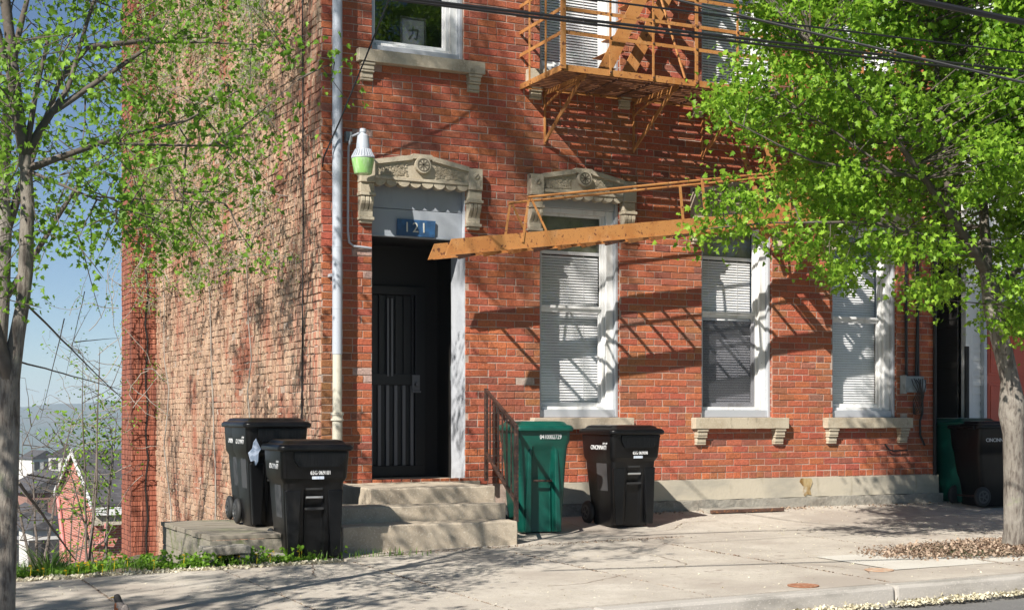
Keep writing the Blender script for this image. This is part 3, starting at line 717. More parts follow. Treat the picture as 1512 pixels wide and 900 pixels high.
# ---- house number plate and digits
pa = at(586, 347, .05); pb = at(642, 328, .05)
zc = at(615, 337, .06); plq = empty('number_plaque', (pa.x, .05, 2.84), 0, 'small blue house number plaque reading 121 on the grey board above the door', 'number plaque')
mb = MB(); L_ = pb.x - pa.x; hh = .085
mb.extr([(0, -hh), (L_, -hh - .004), (L_ + .008, hh), (.004, hh)], 0, .018); mb.build('plate', M['blueplaque'], plq, bevel=.003)
plq.location.z = zc.z; plq.location.y = .045
def text_mesh(name, body, size, m, parent, loc, rot, ext=.002, bold=False, sx=1.0, slant=0.0):
    cu = bpy.data.curves.new(name, 'FONT'); cu.body = body; cu.size = size; cu.extrude = ext; cu.align_x = 'CENTER'; cu.align_y = 'CENTER'; cu.shear = slant; cu.offset = .0025 * size if bold else 0
    cu.resolution_u = 3
    t = bpy.data.objects.new(name, cu); col.objects.link(t)
    bpy.context.view_layer.update()
    me = bpy.data.meshes.new_from_object(t.evaluated_get(bpy.context.evaluated_depsgraph_get()))
    me.name = name; col.objects.unlink(t); bpy.data.objects.remove(t)
    me.materials.clear(); me.materials.append(m)
    o = bpy.data.objects.new(name, me); col.objects.link(o); o.parent = parent; o.location = loc; o.rotation_euler = rot; o.scale = (sx, 1, 1)
    return o
for k, ch in enumerate('121'): text_mesh('digit', ch, .145, M['digit'], plq, (L_ * (.26 + .22 * k), -.003, 0), (R(90), 0, 0), .003, sx=.95)

# ---- downspout
dx = .125; ds = empty('downspout', (dx, -.12, 0), 0, 'tall pale grey drain pipe running up the brick corner, rusty at its foot', 'drain pipe')
mb = MB(); zj = [8.3, at(492, 100, -.12).z + .7, at(492, 363, -.12).z, at(492, 454, -.12).z, at(492, 523, -.12).z]
for k in range(4): mb.tube([(0, 0, zj[k] - .003), (0, 0, zj[k + 1] + .003)], .05, 18); 
for k in (1, 2, 3): mb.tube([(0, 0, zj[k] - .012), (0, 0, zj[k] + .012)], .0515, 18)
mb.build('pipe', M['pipe'], ds, smooth=True)
zf = at(492, 613, -.12).z
mb = MB(); mb.tube([(0, 0, zj[4]), (0, 0, zf)], .047, 18); mb.build('lower_pipe', M['rustpipe'], ds, smooth=True)
mb = MB(); mb.lathe([(.05, -.5), (.05, -.06), (.064, -.05), (.064, -.035), (.055, -.03), (.055, .0), (.066, .005), (.066, .03), (.05, .032)], (0, 0, zf), 18); mb.build('cast_iron_shoe', M['rustpipe'], ds, smooth=True)
mb = MB()
for z in (zj[2] - .3, zj[1] + .2, 6): mb.box(-.06, .06, .03, .118, z, z + .03)
mb.build('strap', M['alu'], ds)

# ---- dusk-to-dawn lamp on the wall
lp = at(536, 233, -.33); LM = empty('wall_lamp', tuple(lp), 0, 'grey security lamp with green glass bowl beside the door hood', 'lamp')
M['greenglass'] = mat('green_lamp_bowl', (.34, .66, .20), .25, noise=[((40, 40, 4), (.55, .8, .42), .45, .6)])
M['greenglass'].node_tree.nodes['Principled BSDF'].inputs['Transmission Weight'].default_value = .25
mb = MB(); mb.lathe([(.01, .285), (.032, .285), (.034, .25), (.028, .245), (.03, .235), (.055, .215), (.066, .12), (.068, .09)], (0, 0, 0), 22); mb.build('lamp_head', M['pipe'], LM, smooth=True, angle=30)
mb = MB(); pr = []
for k in range(44):
    pass
mb.lathe([(.07, .088), (.10, .02), (.116, .002), (.116, -.008)], (0, 0, 0), 24); col_ = mb.build('reflector_collar', M['alu'], LM, smooth=True)
mb = MB()
for k in range(24):
    a = 2 * math.pi * k / 24; mb.bar((.074 * math.cos(a), .074 * math.sin(a), .082), (.113 * math.cos(a), .113 * math.sin(a), .006), .008, .008)
mb.build('collar_ribs', M['pipe'], col_)
mb = MB(); mb.lathe([(.112, -.009), (.112, -.02), (.088, -.15), (.082, -.16), (.001, -.165)], (0, 0, 0), 24); mb.build('glass_bowl', M['greenglass'], LM, smooth=True)
mb = MB(); mb.tube([(-.02, .05, .25), (-.05, .2, .24), (-.055, .27, .15), (-.055, .285, -.2), (-.055, .29, -.70)], .012, 8); mb.tube([(-.055, .29, -.70), (-.04, .295, -.80), (.01, .298, -.835), (.11, .3, -.84), (.2, .31, -.845)], .012, 8); mb.build('conduit', M['pipe'], LM, smooth=True)
mb = MB(); mb.box(-.09, -.02, .25, .31, .2, .3); mb.build('mounting_plate', M['meter'], LM, bevel=.004)

# ================================================================== FIRE ESCAPE
FE = empty('fire_escape', (2.2, -.48, H0 + 3.5), 0, 'rusty orange iron fire escape with slatted balcony and raised swing stair', 'fire escape')
FE.location = (0, 0, 0)
px0, px1 = 2.2, 6.6; yo = -.96; zp = H0 + 3.54
mb = MB()
mb.box(px0, px1, yo, yo + .012, zp - .065, zp); mb.box(px0, px1, yo + .013, yo + .05, zp - .010, zp - .001)
mb.box(px0, px0 + .012, yo + .013, -.0, zp - .06, zp - .002); mb.box(px1 - .012, px1, yo + .013, 0, zp - .06, zp - .002); mb.box(px0 + .013, px1 - .013, -.07, -.058, zp - .06, zp - .002)
plat = mb.build('platform_frame', M['orange'], FE)
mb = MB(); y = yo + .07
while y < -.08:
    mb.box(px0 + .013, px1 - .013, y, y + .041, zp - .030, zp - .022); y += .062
mb.build('slats', M['shadedrust'], plat)
mb = MB(); x = px0 + .35
while x < px1:
    mb.box(x, x + .03, yo + .014, -.072, zp - .040, zp - .031); x += .4
mb.build('slat_bearers', M['darkrust'], plat)
for xb in (WX(803), WX(934), WX(1035), WX(1125), WX(1205)):
    b_ = MB(); b_.bar((xb, -.015, zp - .62), (xb, -.015, zp - .066), .045, .012, up=(1, 0, 0)); b_.bar((xb, -.02, zp - .59), (xb, yo + .10, zp - .075), .045, .014, up=(1, 0, 0)); b_.bar((xb, -.01, zp - .075), (xb, yo + .03, zp - .075), .045, .016, up=(1, 0, 0))
    # hooked, wavy support seen under the slats
    pts = [(xb + .005, -.03 - .86 * t, zp - .11 - .10 * (1 - t) ** 3) for t in [k / 8 for k in range(9)]]
    b_.tube(pts, .012, 6)
    b_.build('bracket', M['orange'], FE)
# railing
rail = MB()
rz = [zp + .32, zp + .56, zp + .84]
for z in rz:
    rail.bar((px0, yo - .004, z), (px1, yo - .004, z), .008, .036); rail.bar((px0, yo, z), (px0, -.0, z - .02), .008, .036)
rl = rail.build('railing', M['orange'], FE)
for i, x in enumerate([px0 + .005, 2.75, 3.26, 3.79, 4.31, 4.85, 5.4, 6.0, px1 - .01]):
    b_ = MB(); w_ = .05 if i in (0, 8) else (.036 if i == 3 else .022)
    b_.bar((x, yo - .014, zp - .05), (x, yo - .014, zp + .98), w_, .010 if i else .03, up=(0, 1, 0)); b_.build('post', M['orange'], rl)
for y in (-.62, -.25):
    b_ = MB(); b_.bar((px0 - .008, y, zp - .05), (px0 - .008, y, zp + .98), .012, .022, up=(0, 1, 0)); b_.build('post', M['orange'], rl)
# bolts on the rail joints
for x in (2.75, 3.26, 3.79, 4.31, 4.85):
    for z in rz + [zp - .03]:
        b_ = MB(); b_.lathe([(.001, -.012), (.010, -.010), (.012, 0)], (x, yo - .02, z), 8, 'y'); b_.build('bolt', M['darkrust'], rl)
# upper stair, steep, to the next landing
us = MB(); 
for yy in (-.62, -.18):
    a = at(888 if yy < -.5 else 915, 95, yy); b = at(958 if yy < -.5 else 985, -14, yy)
    dirv = (b - a).normalized(); dirv.y = 0; a = Vector((a.x, yy, zp + .01)); 
    us.bar(a, a + Vector((.55, 0, 1.02)).normalized() * 3.4, .012, .15, up=(0, 0, 1))
sr = us.build('upper_stair', M['orange'], FE)
us = MB()
for k in range(15):
    p = Vector((at(888, 95, -.62).x, 0, zp + .01)) + Vector((.55, 0, 1.02)).normalized() * (.12 + k * .22)
    us.box(p.x - .03, p.x + .13, -.61, -.19, p.z - .004, p.z + .004)
us.build('treads', M['orange'], sr)
b_ = MB(); b_.bar((at(1010, 112, yo).x, yo - .02, zp), (at(990, -20, yo).x, yo + .35, zp + 1.2), .018, .018); b_.build('brace_rod', M['orange'], FE)
# swing stair (raised)
yi, ye = -.47, -.90
S0 = Vector((1.0, 0, H0 + 1.65)); S1 = Vector((6.35, 0, H0 + 1.65 + .134 * 5.35))
sd = (S1 - S0).normalized(); sn = Vector((-sd.z, 0, sd.x))
for yy in (yi, ye):
    s_ = MB(); hw = .076
    pts = [S0 - sn * hw + sd * (-.06), S1 - sn * hw, S1 + sn * hw, S0 + sn * hw + sd * .03]
    s_.extr([(p.x, p.z) for p in pts], yy - .007, yy + .007)
    fl = [S0 - sn * hw, S1 - sn * hw]; s_.bar(fl[0] + Vector((0, yy - .014, 0)), fl[1] + Vector((0, yy - .014, 0)), .028, .010)
    s_.build('stair_stringer', M['orange'], FE)
for k in range(19):
    p = S0 + sd * (.18 + k * .285); t_ = MB()
    q = (sd * .5 - sn * .87).normalized(); a = p + sn * .055 - q * .02; b = a + q * .20
    t_.hexa([(a.x, ye + .008, a.z), (a.x, yi - .008, a.z), (b.x, yi - .008, b.z), (b.x, ye + .008, b.z)] + [(a.x + .005, ye + .008, a.z + .004), (a.x + .005, yi - .008, a.z + .004), (b.x + .005, yi - .008, b.z + .004), (b.x + .005, ye + .008, b.z + .004)])
    t_.build('stair_tread', M['orange'] if k % 3 else M['darkrust'], FE)
for yy, x0 in ((ye, 1.86), (yi, 1.86)):
    h_ = MB(); a = Vector((x0, yy, S0.z + .137 * (x0 - S0.x) + .42)); b = Vector((5.3, yy, a.z + .157 * (5.3 - x0)))
    h_.tube([a - Vector((.02, 0, .0)), b], .013, 8)
    zb_ = lambda x: S0.z + .137 * (x - S0.x)
    h_.bar(a, (x0 - .08, yy - .015, zb_(x0) - .03), .022, .008, up=(0, 1, 0)); h_.bar(a + Vector((.02, 0, 0)), (x0 + .27, yy - .015, zb_(x0) - .06), .022, .008, up=(0, 1, 0))
    for xx in (3.9, 5.0): h_.bar((xx, yy - .015, a.z + .157 * (xx - x0)), (xx + .05, yy - .015, zb_(xx)), .03, .008, up=(0, 1, 0))
    h_.build('stair_handrail', M['orange'], FE)
# hanger stair between balcony end and swing stair
h_ = MB()
for yy in (ye, yi):
    h_.bar((5.0, yy + .02, H0 + 2.0), (6.1, yy + .02, zp - .07), .012, .14)
    h_.bar((4.55, yy + .04, zp - .06), (5.05, yy + .04, H0 + 2.25), .012, .06)
h_.build('hanger_stair', M['orange'], FE)
h_ = MB()
for k in range(8):
    t = (k + .5) / 8; h_.box(5.0 + 1.1 * t - .07, 5.0 + 1.1 * t + .07, ye + .03, yi + .01, H0 + 2.0 + (zp - .07 - H0 - 2.0) * t, H0 + 2.006 + (zp - .07 - H0 - 2.0) * t)
h_.build('hanger_treads', M['orange'], FE)
h_ = MB(); h_.tube([(5.2, ye - .03, H0 + 2.18), (5.2, yi + .03, H0 + 2.18)], .03, 10); h_.bar((5.2, yi + .03, H0 + 2.18), (5.2, -.01, H0 + 2.18), .05, .02); h_.build('pivot', M['orange'], FE)

# ================================================================== STEPS, RAIL
ST = empty('front_steps', (1.5, -1, 0), 0, 'three worn concrete steps up to the front door', 'steps'); ST.location = (0, 0, 0)
xl = -.42
e1, e2, e3 = at(731.7, 713.3, -1.13), at(747, 738.5, -1.5), at(765, 765.7, -1.86)
hs = [.43, .285, .145]; ye_ = [-1.13, -1.48, -1.84]; xr_ = [WX(731.7, -1.13), WX(747, -1.48), WX(765, -1.84)]
bot = -.22
for k, (h_, y_, x_) in enumerate(zip(hs, ye_, xr_)):
    mb = MB(); rough_box(mb, .10 if k == 0 else xl, x_, y_, .0 if k == 0 else ye_[k - 1] + .06, bot, h_ - .03, .09, .004, 40 + k)
    mb2 = mb; mb.build('step', M['stepc'], ST, smooth=True, bevel=.012, angle=50)
mb = MB(); rough_box(mb, d0 + .0, d1 + .16, -.02, rec + .06, .2, .402, .12, .003, 51); mb.build('threshold', M['stepc'], ST, smooth=True)
def solid_tube(mb, pts, w_): 
    for a, b in zip(pts[:-1], pts[1:]): mb.bar(a, b, w_)
HR = empty('handrail', (xr_[0], -1.0, .4), 0, 'old black iron handrail with thin balusters beside the front steps', 'handrail'); HR.location = (0, 0, 0)
pt = at(718, 573, -.12); pb_ = at(718, 706, -.12); q0 = Vector((pt.x, -.12, .40)); q1 = Vector((pt.x, -.12, pt.z))
f1 = at(762, 628, -1.78); f0 = Vector((f1.x, -1.78, .1))
mb = MB(); mb.bar(q0, q1, .036); mb.build('post', M['rail'], HR, bevel=.003)
mb = MB(); mb.bar(f0, (f1.x, f1.y, f1.z), .036); mb.build('post', M['rail'], HR, bevel=.003)
mb = MB(); mb.bar(q1 - Vector((0, 0, .02)), Vector(f1) + Vector((0, 0, 0)), .028, .03); mb.build('top_rail', M['rail'], HR, bevel=.003)
lo0 = at(718, 668, -.12); lo1 = at(762, 742, -1.78); mb = MB(); mb.bar(lo0, lo1, .028, .03); mb.build('bottom_rail', M['rail'], HR, bevel=.003)
for k in range(1, 7):
    t = k / 7.0; a = q1.lerp(Vector(f1), t); b = Vector(lo0).lerp(Vector(lo1), t); mb = MB(); mb.bar(b, a, .013); mb.build('baluster', M['rail'], HR)
# ================================================================== WHEELED BINS
def rrect(w, y0, y1, z, r=.05, notch=0.0, nw=.13, n=4):
    """rounded rectangle ring, front is y0 (negative). notch pushes the middle of the front inward"""
    p = []
    p += [(-nw - .015, y0, z), (-nw + .01, y0 + notch, z), (nw - .01, y0 + notch, z), (nw + .015, y0, z)]
    for (cx, cy, a0) in ((w - r, y0 + r, -90), (w - r, y1 - r, 0), (-w + r, y1 - r, 90), (-w + r, y0 + r, 180)):
        for k in range(n + 1):
            a = R(a0 + 90 * k / n); p.append((cx + r * math.cos(a), cy + r * math.sin(a), z))
    return p
def make_bin(m, label, serial, dull=True, city=True, green=False, splash=False, lidtilt=0.0):
    t = empty('wheeled_bin', (0, 0, 0), 0, label, 'trash bin', 'wheeled bins standing outside the house')
    b = MB()
    if not green:
        R_ = [(.0, .225, -.22, .20, .0), (.03, .235, -.235, .22, .012), (.30, .255, -.262, .26, .03), (.52, .268, -.285, .29, .045), (.60, .272, -.292, .30, .012), (.66, .276, -.297, .305, .0), (.70, .300, -.325, .315, .0), (.88, .312, -.345, .33, .0), (.945, .315, -.35, .33, .0)]
        nw = .085
    else:
        R_ = [(.0, .225, -.24, .20, .045), (.03, .235, -.25, .22, .06), (.35, .252, -.27, .27, .075), (.60, .265, -.285, .29, .07), (.76, .28, -.30, .305, .03), (.80, .285, -.303, .31, .0), (.84, .30, -.32, .315, .0), (.945, .305, -.33, .33, .0)]
        nw = .125
    b.loft([rrect(w_, y0, y1, z, .055, nt_, nw - .02 * (z if green else 0)) for z, w_, y0, y1, nt_ in R_])
    body = b.build('body', m, t, smooth=True, bevel=.006, angle=28)
    if not green:                                   # ribbed catch apron under the lid, as on these bins
        a = MB(); a.extr([(-.20, .925), (.285, .925), (.255, .86), (.20, .80), (-.16, .80), (-.20, .86)], -.368, -.335); 
        for k in range(13): a.box(-.15 + k * .032, -.146 + k * .032, -.371, -.367, .81, .915)
        a.build('front_apron', m, t, bevel=.008)
        p = MB(); p.box(-.075, .075, -.285, -.25, .60, .665); p.box(-.082, .082, -.296, -.262, .43, .448); p.build('grab_pocket', M['rubber'], t)
        h = MB(); h.tube([(-.075, -.288, .535), (.075, -.288, .535)], .011, 10); gb = h.build('grab_bar', M['barmetal'], t, smooth=True)
        for sx in (-1, 1):
            r_ = MB(); r_.extr([(sx * .15, .02), (sx * .235, .02), (sx * .262, .60), (sx * .12, .60)], -.296, -.25); r_.build('front_rib', m, t, bevel=.01)
    else:
        h = MB(); h.tube([(-.10, -.285, .48), (.10, -.285, .48)], .011, 10); gb = h.build('grab_bar', M['rail'], t, smooth=True)
        p = MB(); p.extr([(-.118, .0), (.118, .0), (.108, .79), (-.108, .79)], -.222, -.21); 
        for sx in (-1, 1):
            r_ = MB(); r_.extr([(sx * .135, .005), (sx * .205, .005), (sx * .165, .76), (sx * .125, .79)], -.312, -.25, ); r_.build('front_rib', m, t, bevel=.012)
    # lid
    l = MB(); W_, F_, B_ = .345, -.40, .36
    if green: W_, F_, B_ = .335, -.375, .36
    rr = [rrect(W_ - .012, F_ + .012, B_ - .01, .935, .07, 0, .1), rrect(W_, F_, B_, .945, .075, 0, .1), rrect(W_, F_, B_, .972, .075, 0, .1), rrect(W_ - .02, F_ + .02, B_ - .02, .992, .07, 0, .1), rrect(W_ - .055, F_ + .06, B_ - .05, .998, .06, 0, .1), rrect(W_ - .075, F_ + .09, B_ - .07, 1.022, .06, 0, .1), rrect(W_ - .11, F_ + .14, B_ - .10, 1.030, .05, 0, .1)]
    l.loft(rr); lid = l.build('lid', m, t, smooth=True, bevel=.004, angle=30)
    hb = MB(); hb.tube([(-.25, .385, .955), (.25, .385, .955)], .016, 10)
    for sx in (-.24, -.08, .08, .24): hb.box(sx - .02, sx + .02, .33, .39, .93, .97)
    hb.build('rear_handle', m, t, bevel=.003)
    for sx in (-1, 1):
        wh = MB(); cx = sx * .262
        wh.lathe([(.03, -.028), (.085, -.03), (.105, -.024), (.118, -.015), (.122, 0), (.118, .015), (.105, .024), (.085, .03), (.03, .028)], (cx, .255, .122), 26, 'x')
        wl = wh.build('wheel', M['rubber'], t, smooth=True, angle=50)
        hb_ = MB(); hb_.lathe([(.001, -.02 * sx), (.075, -.026 * sx), (.078, .033 * sx), (.06, .034 * sx), (.055, .024 * sx), (.02, .024 * sx), (.018, .036 * sx), (.001, .036 * sx)], (cx, .255, .122), 20, 'x')
        for q in range(5):
            a = 2 * math.pi * q / 5; hb_.bar((cx + sx * .03, .255 + .018 * math.cos(a), .122 + .018 * math.sin(a)), (cx + sx * .03, .255 + .07 * math.cos(a), .122 + .07 * math.sin(a)), .014, .012, up=(1, 0, 0))
        hb_.build('hub', M['hub'], wl, smooth=True)
    ax = MB(); ax.tube([(-.24, .255, .122), (.24, .255, .122)], .012, 8); ax.build('axle', M['rail'], t)
    if green:
        text_mesh('serial_lettering', serial, .062, M['lettering'], t, (.075, -.3300, .885), (R(88), 0, 0), .0012, sx=.78)
        s_ = MB(); s_.box(-.26, -.05, -.15, .22, 1.0305, 1.0325); s_.build('lid_sticker', M['lidsheet'], t)
        lf = MB(); lf.box(-.336, -.330, -.25, -.10, .93, .955)
    else:
        if serial:
            text_mesh('serial_lettering', serial, .052, M['lettering'], t, (.045, -.3375, .748), (R(86), 0, 0), .0012, bold=True, sx=.72)
            s_ = MB(); s_.box(-.03, .075, -.3375, -.32, .694, .718); s_.build('barcode_label', M['label'], t)
        if city:
            text_mesh('city_lettering', 'CINCINNATI', .062, M['lettering'], t, (-.3125, -.06, .80), (R(90), 0, R(-90)), .0012, bold=True, sx=.92)
            text_mesh('city_lettering', 'CITY OF', .026, M['lettering'], t, (-.3135, -.20, .842), (R(90), 0, R(-90)), .0012, bold=True)
        if dull:
            s_ = MB(); s_.hexa([(-.262, -.17, .36), (-.2, -.17, .36), (-.2, .04, .36), (-.262, .04, .36), (-.279, -.17, .64), (-.2, -.17, .64), (-.2, .04, .64), (-.279, .04, .64)]); s_.build('worn_side_sticker', M['dull'], t)
    if splash:                                      # pale splashed patch
        s_ = MB(); pts = [(-.24, .80), (-.215, .835), (-.20, .80), (-.165, .735), (-.19, .70), (-.195, .62), (-.215, .585), (-.23, .63), (-.26, .62), (-.285, .70), (-.25, .74)]
        s_.extr(pts, -.345, -.30); s_.build('pale_splash', M['splash'], t)
    return t
M['barmetal'] = mat('worn_grab_bar', (.45, .45, .45), .4, .6)
M['hub'] = mat('dark_wheel_hub', (.055, .055, .055), .45)
M['lidsheet'] = mat('pale_lid_sticker', (.7, .73, .72), .6)
M['splash'] = mat('pale_splash', (.22, .28, .38), .6, noise=[(30, (.4, .46, .58), .45, .55)])
def put(t, x, y, rz=0, z=None, tilt=0):
    t.location = (x, y, g(x, y) + .002 if z is None else z); t.rotation_euler = (tilt, 0, rz)
fl = at(310, 791, -1.95); ZPL = fl.z            # top of the wooden platform
fb = atg(462, 827); b1 = make_bin(M['binblack'], 'black wheeled bin nearest the camera, standing on the pavement left of the steps', '65G 069101'); put(b1, fb.x + .03, fb.y + .28, R(-3))
b2 = make_bin(M['binblack'], 'black wheeled bin on the boards with a pale splash on its front', '65G 061847', splash=True); put(b2, at(397, 616, -.95).x, -.95, R(-2), ZPL + .004)
b3 = make_bin(M['binblack'], 'black wheeled bin mostly hidden behind the splashed one, leftmost of the row', ''); put(b3, at(396, 616, -.62).x - .02, -.42, R(-2), ZPL + .004)
fb = atg(930, 780); b4 = make_bin(M['binblack'], 'black wheeled bin on its own in the sun under the ground floor windows', '65G 069098'); put(b4, fb.x + .04, fb.y + .26, R(1))
fb = atg(806, 788); b5 = make_bin(M['bingreen'], 'bright green wheeled bin standing against the iron handrail', '0410002729', green=True); put(b5, fb.x + .0, fb.y + .25, R(-9))
b6 = make_bin(M['bingreen'], 'shaded green wheeled bin beside the right end of the brick front', '', green=True); put(b6, at(1421, 700, -.1).x, -.1, R(-2))
b7 = make_bin(M['binblack'], 'shaded black wheeled bin between the green one and the maple trunk', '', dull=False, city=False); put(b7, at(1455, 700, -.5).x, -.5, R(84))
text_mesh('city_lettering', 'CINCINNATI', .062, M['lettering'], b7, (-.3125, .06, .80), (R(90), 0, R(-90)), .0012, bold=True)
for b_ in (b1, b2, b3, b4, b5, b6, b7): b_.scale = (.90, .90, .94)
b1.scale = (.94, .94, .97); b5.scale = (.93, .93, 1.06); b4.scale = (.95, .95, 1.0); b6.scale = b7.scale = (.95, .95, 1.0)

# ================================================================== LOW WOODEN PLATFORM
a = at(244, 780, -.62); wd = empty('wooden_platform', (-1.5, -1.2, -.2), 0, 'low weathered grey wooden platform of planks at the foot of the side wall', 'platform'); wd.location = (0, 0, 0)
fl = at(310, 791, -1.95); bl_ = at(243, 777, -.35); zt = fl.z
X0 = fl.x; Y0 = -1.95; Y1 = -.15; X1 = -.46
n = 7; pw = (X1 + .0 - X0) / n
sk = .02
def XX(y): return X0 + (bl_.x - X0) * 0 
for k in range(6):
    y0 = Y0 + (Y1 - Y0) * k / 6 + .006; y1 = Y0 + (Y1 - Y0) * (k + 1) / 6 - .006
    p = MB(); z = zt + rnd.uniform(-.004, .004); rough_box(p, X0 - .02 + rnd.uniform(0, .02), -.46, y0, y1, z - .038, z, .3, .0025, 60 + k); p.build('plank', M['wood'], wd, bevel=.003)
gbt = g(X0, Y0) - .22
for (nm, bx) in (('front_board', (X0, -.46, Y0 + .004, Y0 + .04, zt - .21, zt - .042)), ('side_board', (X0 + .0, X0 + .036, Y0 + .042, Y1, zt - .21, zt - .042)), ('lower_side_board', (X0 + .002, X0 + .038, Y0 + .08, Y1, zt - .36, zt - .214)), ('lower_front_board', (X0 + .012, -.46, Y0 + .012, Y0 + .048, zt - .36, zt - .214))):
    p = MB(); rough_box(p, *bx, .25, .002, hash(nm) % 97 if False else len(nm)); p.build(nm, M['woodside'], wd, bevel=.003)
# two loose kerb stones in front of it
for i, (pa_, pb__, lab) in enumerate([((300, 826), (365, 808), 'worn grey stone block with a gap under it, in front of the wooden platform'), ((345, 826), (404, 818), 'flat grey stone slab lying between the hollow block and the nearest bin')]):
    c = atg((pa_[0] + pb__[0]) / 2, pa_[1]); y = -2.16 + .1 * i
    c = at((pa_[0] + pb__[0]) / 2, pa_[1], y); hw = .19
    m_ = MB()
    if i == 0:
        rough_box(m_, c.x - hw, c.x + hw, y - .09, y + .12, c.z + .045, c.z + .115, .06, .009, 71); rough_box(m_, c.x - hw, c.x - hw + .10, y - .08, y + .11, c.z - .05, c.z + .05, .06, .008, 72); rough_box(m_, c.x + .10, c.x + hw, y - .08, y + .11, c.z - .05, c.z + .05, .06, .008, 73)
    else: rough_box(m_, c.x - hw, c.x + hw + .05, y - .12, y + .16, c.z - .04, c.z + .05, .06, .009, 74)
    o = m_.build('stone_block', M['found_low'], smooth=True, bevel=.01); tag(o, lab, 'stone block')

# ================================================================== METER BOX AND WIRES ON THE RIGHT OF THE FRONT
c = at(1350, 567, -.08); mt = empty('electric_meter_box', (c.x, 0, c.z), 0, 'small grey meter box with cables on the shaded right end of the brick front', 'meter box')
mb = MB(); mb.box(-.15, .13, -.11, -.012, -.10, .10); mb.build('housing', M['meter'], mt, bevel=.008)
mb = MB(); mb.box(-.17, -.151, -.12, -.012, -.12, .11); mb.box(.131, .2, -.07, -.012, -.09, .06); mb.build('side_flange', M['meter'], mt, bevel=.004)
mb = MB()
for k in range(7):
    x = -.08 + .035 * k; mb.tube([(x, -.125, .06 + .01 * (k % 2)), (x + .03 * math.sin(k), -.15, 0), (x * .5 + .05, -.13, -.09), (.06 + .02 * k - .06, -.06, -.2 - .03 * k), (.03, -.03, -.36)], .006, 6)
mb.build('wiring_loops', M['cable'], mt)
for k, (x, w_) in enumerate([(-.09, .018), (.06, .014), (.10, .014)]):
    mb = MB(); mb.tube([(x + .02, -.03, 4.9), (x, -.035, 2.4), (x + .03 * (k == 1), -.035, .8), (x, -.04, .1)], w_, 8); mb.build('riser_cable', M['cable'], mt)
mb = MB(); mb.tube([(.16, -.04, .1), (.17, -.035, -.35), (.12, -.045, -.45), (.13, -.04, -.62), (.2, -.04, -.75)], .014, 8); mb.build('riser_cable', M['cable'], mt)
c = at(1308, 655, -.03); pp = MB(); pp.tube([(c.x, -.01, c.z), (c.x + .05, -.04, c.z - .07), (c.x + .1, -.045, c.z - .085), (c.x + .32, -.045, c.z - .08), (c.x + .34, -.01, c.z - .075)], .009, 8)
tag(pp.build('bent_pipe', M['cable'], smooth=True), 'thin bent dark pipe on the bricks below the rightmost window sill', 'pipe')
cp = MB(); cp.tube([(XR - .03, -.035, .35), (XR - .03, -.035, 7.5)], .022, 8); tag(cp.build('conduit_pipe', M['dark'], smooth=True), 'thin vertical conduit along the right edge of the brick front', 'conduit')

# cellar grate in the pavement against the plinth
c0 = atg(1048, 757); gr = empty('cellar_grate', (c0.x, -.2, g(c0.x, -.2)), 0, 'rusty iron cellar hatch edge set in the pavement against the plinth', 'hatch')
mb = MB(); mb.box(0, .98, -.21, -.17, -.01, .025); gr1 = mb.build('rusty_edge', M['darkrust'], gr, bevel=.003)
mb = MB(); rough_box(mb, .02, .96, -.165, .08, -.01, .03, .1, .005, 81); mb.build('hatch_slab', M['found_low'], gr, bevel=.004)
for i, (px_, py_, r_, m_, lab) in enumerate([(1186, 864, .10, 'rustlid', 'small round rusty cover in the pale pavement panel near the kerb'), (1298, 841, .10, 'tanlid', 'small round tan cover in the pavement left of the tree pit')]):
    if i == 0: M['rustlid'] = mat('rusty_cover', (.30, .12, .06), .8, noise=[(30, (.42, .25, .16), .5, .6)]); M['tanlid'] = mat('tan_cover', (.46, .29, .19), .8, noise=[(30, (.5, .4, .3), .5, .6)])
    c = atg(px_, py_); mb = MB(); mb.lathe([(r_ + .012, .0), (r_ + .012, .006), (r_, .007), (r_ - .01, .004), (.02, .006), (.001, .006)], (c.x, c.y, c.z), 24)
    tag(mb.build('valve_cover', M[m_], smooth=True, angle=30), lab, 'cover')

# ================================================================== NEIGHBOUR HOUSE (white clapboard)
nh = empty('white_house', (0, 0, 0), 0, 'white clapboard house with a coral red panelled door, right of the brick house', 'house')
nx0 = at(1427, 500, .05).x; nx1 = nx0 + 7; ndl = at(1452, 500, .1).x
def clap(mb, x0, x1, y, z0, z1, pitch=.105):
    z = z0
    while z < z1:
        zt_ = min(z1, z + pitch); mb.hexa([(x0, y - .016, z), (x1, y - .016, z), (x1, y + .03, z), (x0, y + .03, z), (x0, y - .002, zt_), (x1, y - .002, zt_), (x1, y + .03, zt_), (x0, y + .03, zt_)]); z += pitch
mb = MB(); clap(mb, nx0 + .12, ndl - .06, .1, .1, 8.2); clap(mb, ndl + 1.1, nx1, .1, .1, 8.2); clap(mb, ndl - .06, ndl + 1.1, .1, 2.75, 8.2); fw = mb.build('front_wall', M['clapwhite'], nh)
mb = MB(); mb.box(nx0, nx0 + .12, .06, .2, 0, 8.3); mb.build('corner_board', M['white'], nh, bevel=.004)
mb = MB(); mb.box(nx0 - .002, nx1, .131, .3, -.1, .1); mb.box(nx1 - .05, nx1, .15, 9, 0, 8.2); mb.box(nx0, ndl, .14, .2, .1, 8.2); mb.box(ndl + 1.04, nx1, .14, .2, .1, 8.2); mb.build('side_wall', M['clapwhite'], nh)
mb = MB(); z = 0.0
while z < 8.2:
    mb.hexa([(nx0 - .014, .205, z), (nx0 + .04, .205, z), (nx0 + .04, 9, z), (nx0 - .014, 9, z), (nx0 + .002, .205, z + .105), (nx0 + .04, .205, z + .105), (nx0 + .04, 9, z + .105), (nx0 + .002, 9, z + .105)]); z += .105
mb.build('passage_side_wall', M['clapshaded'], nh)  # side of the white house, passage shadow painted into its colour
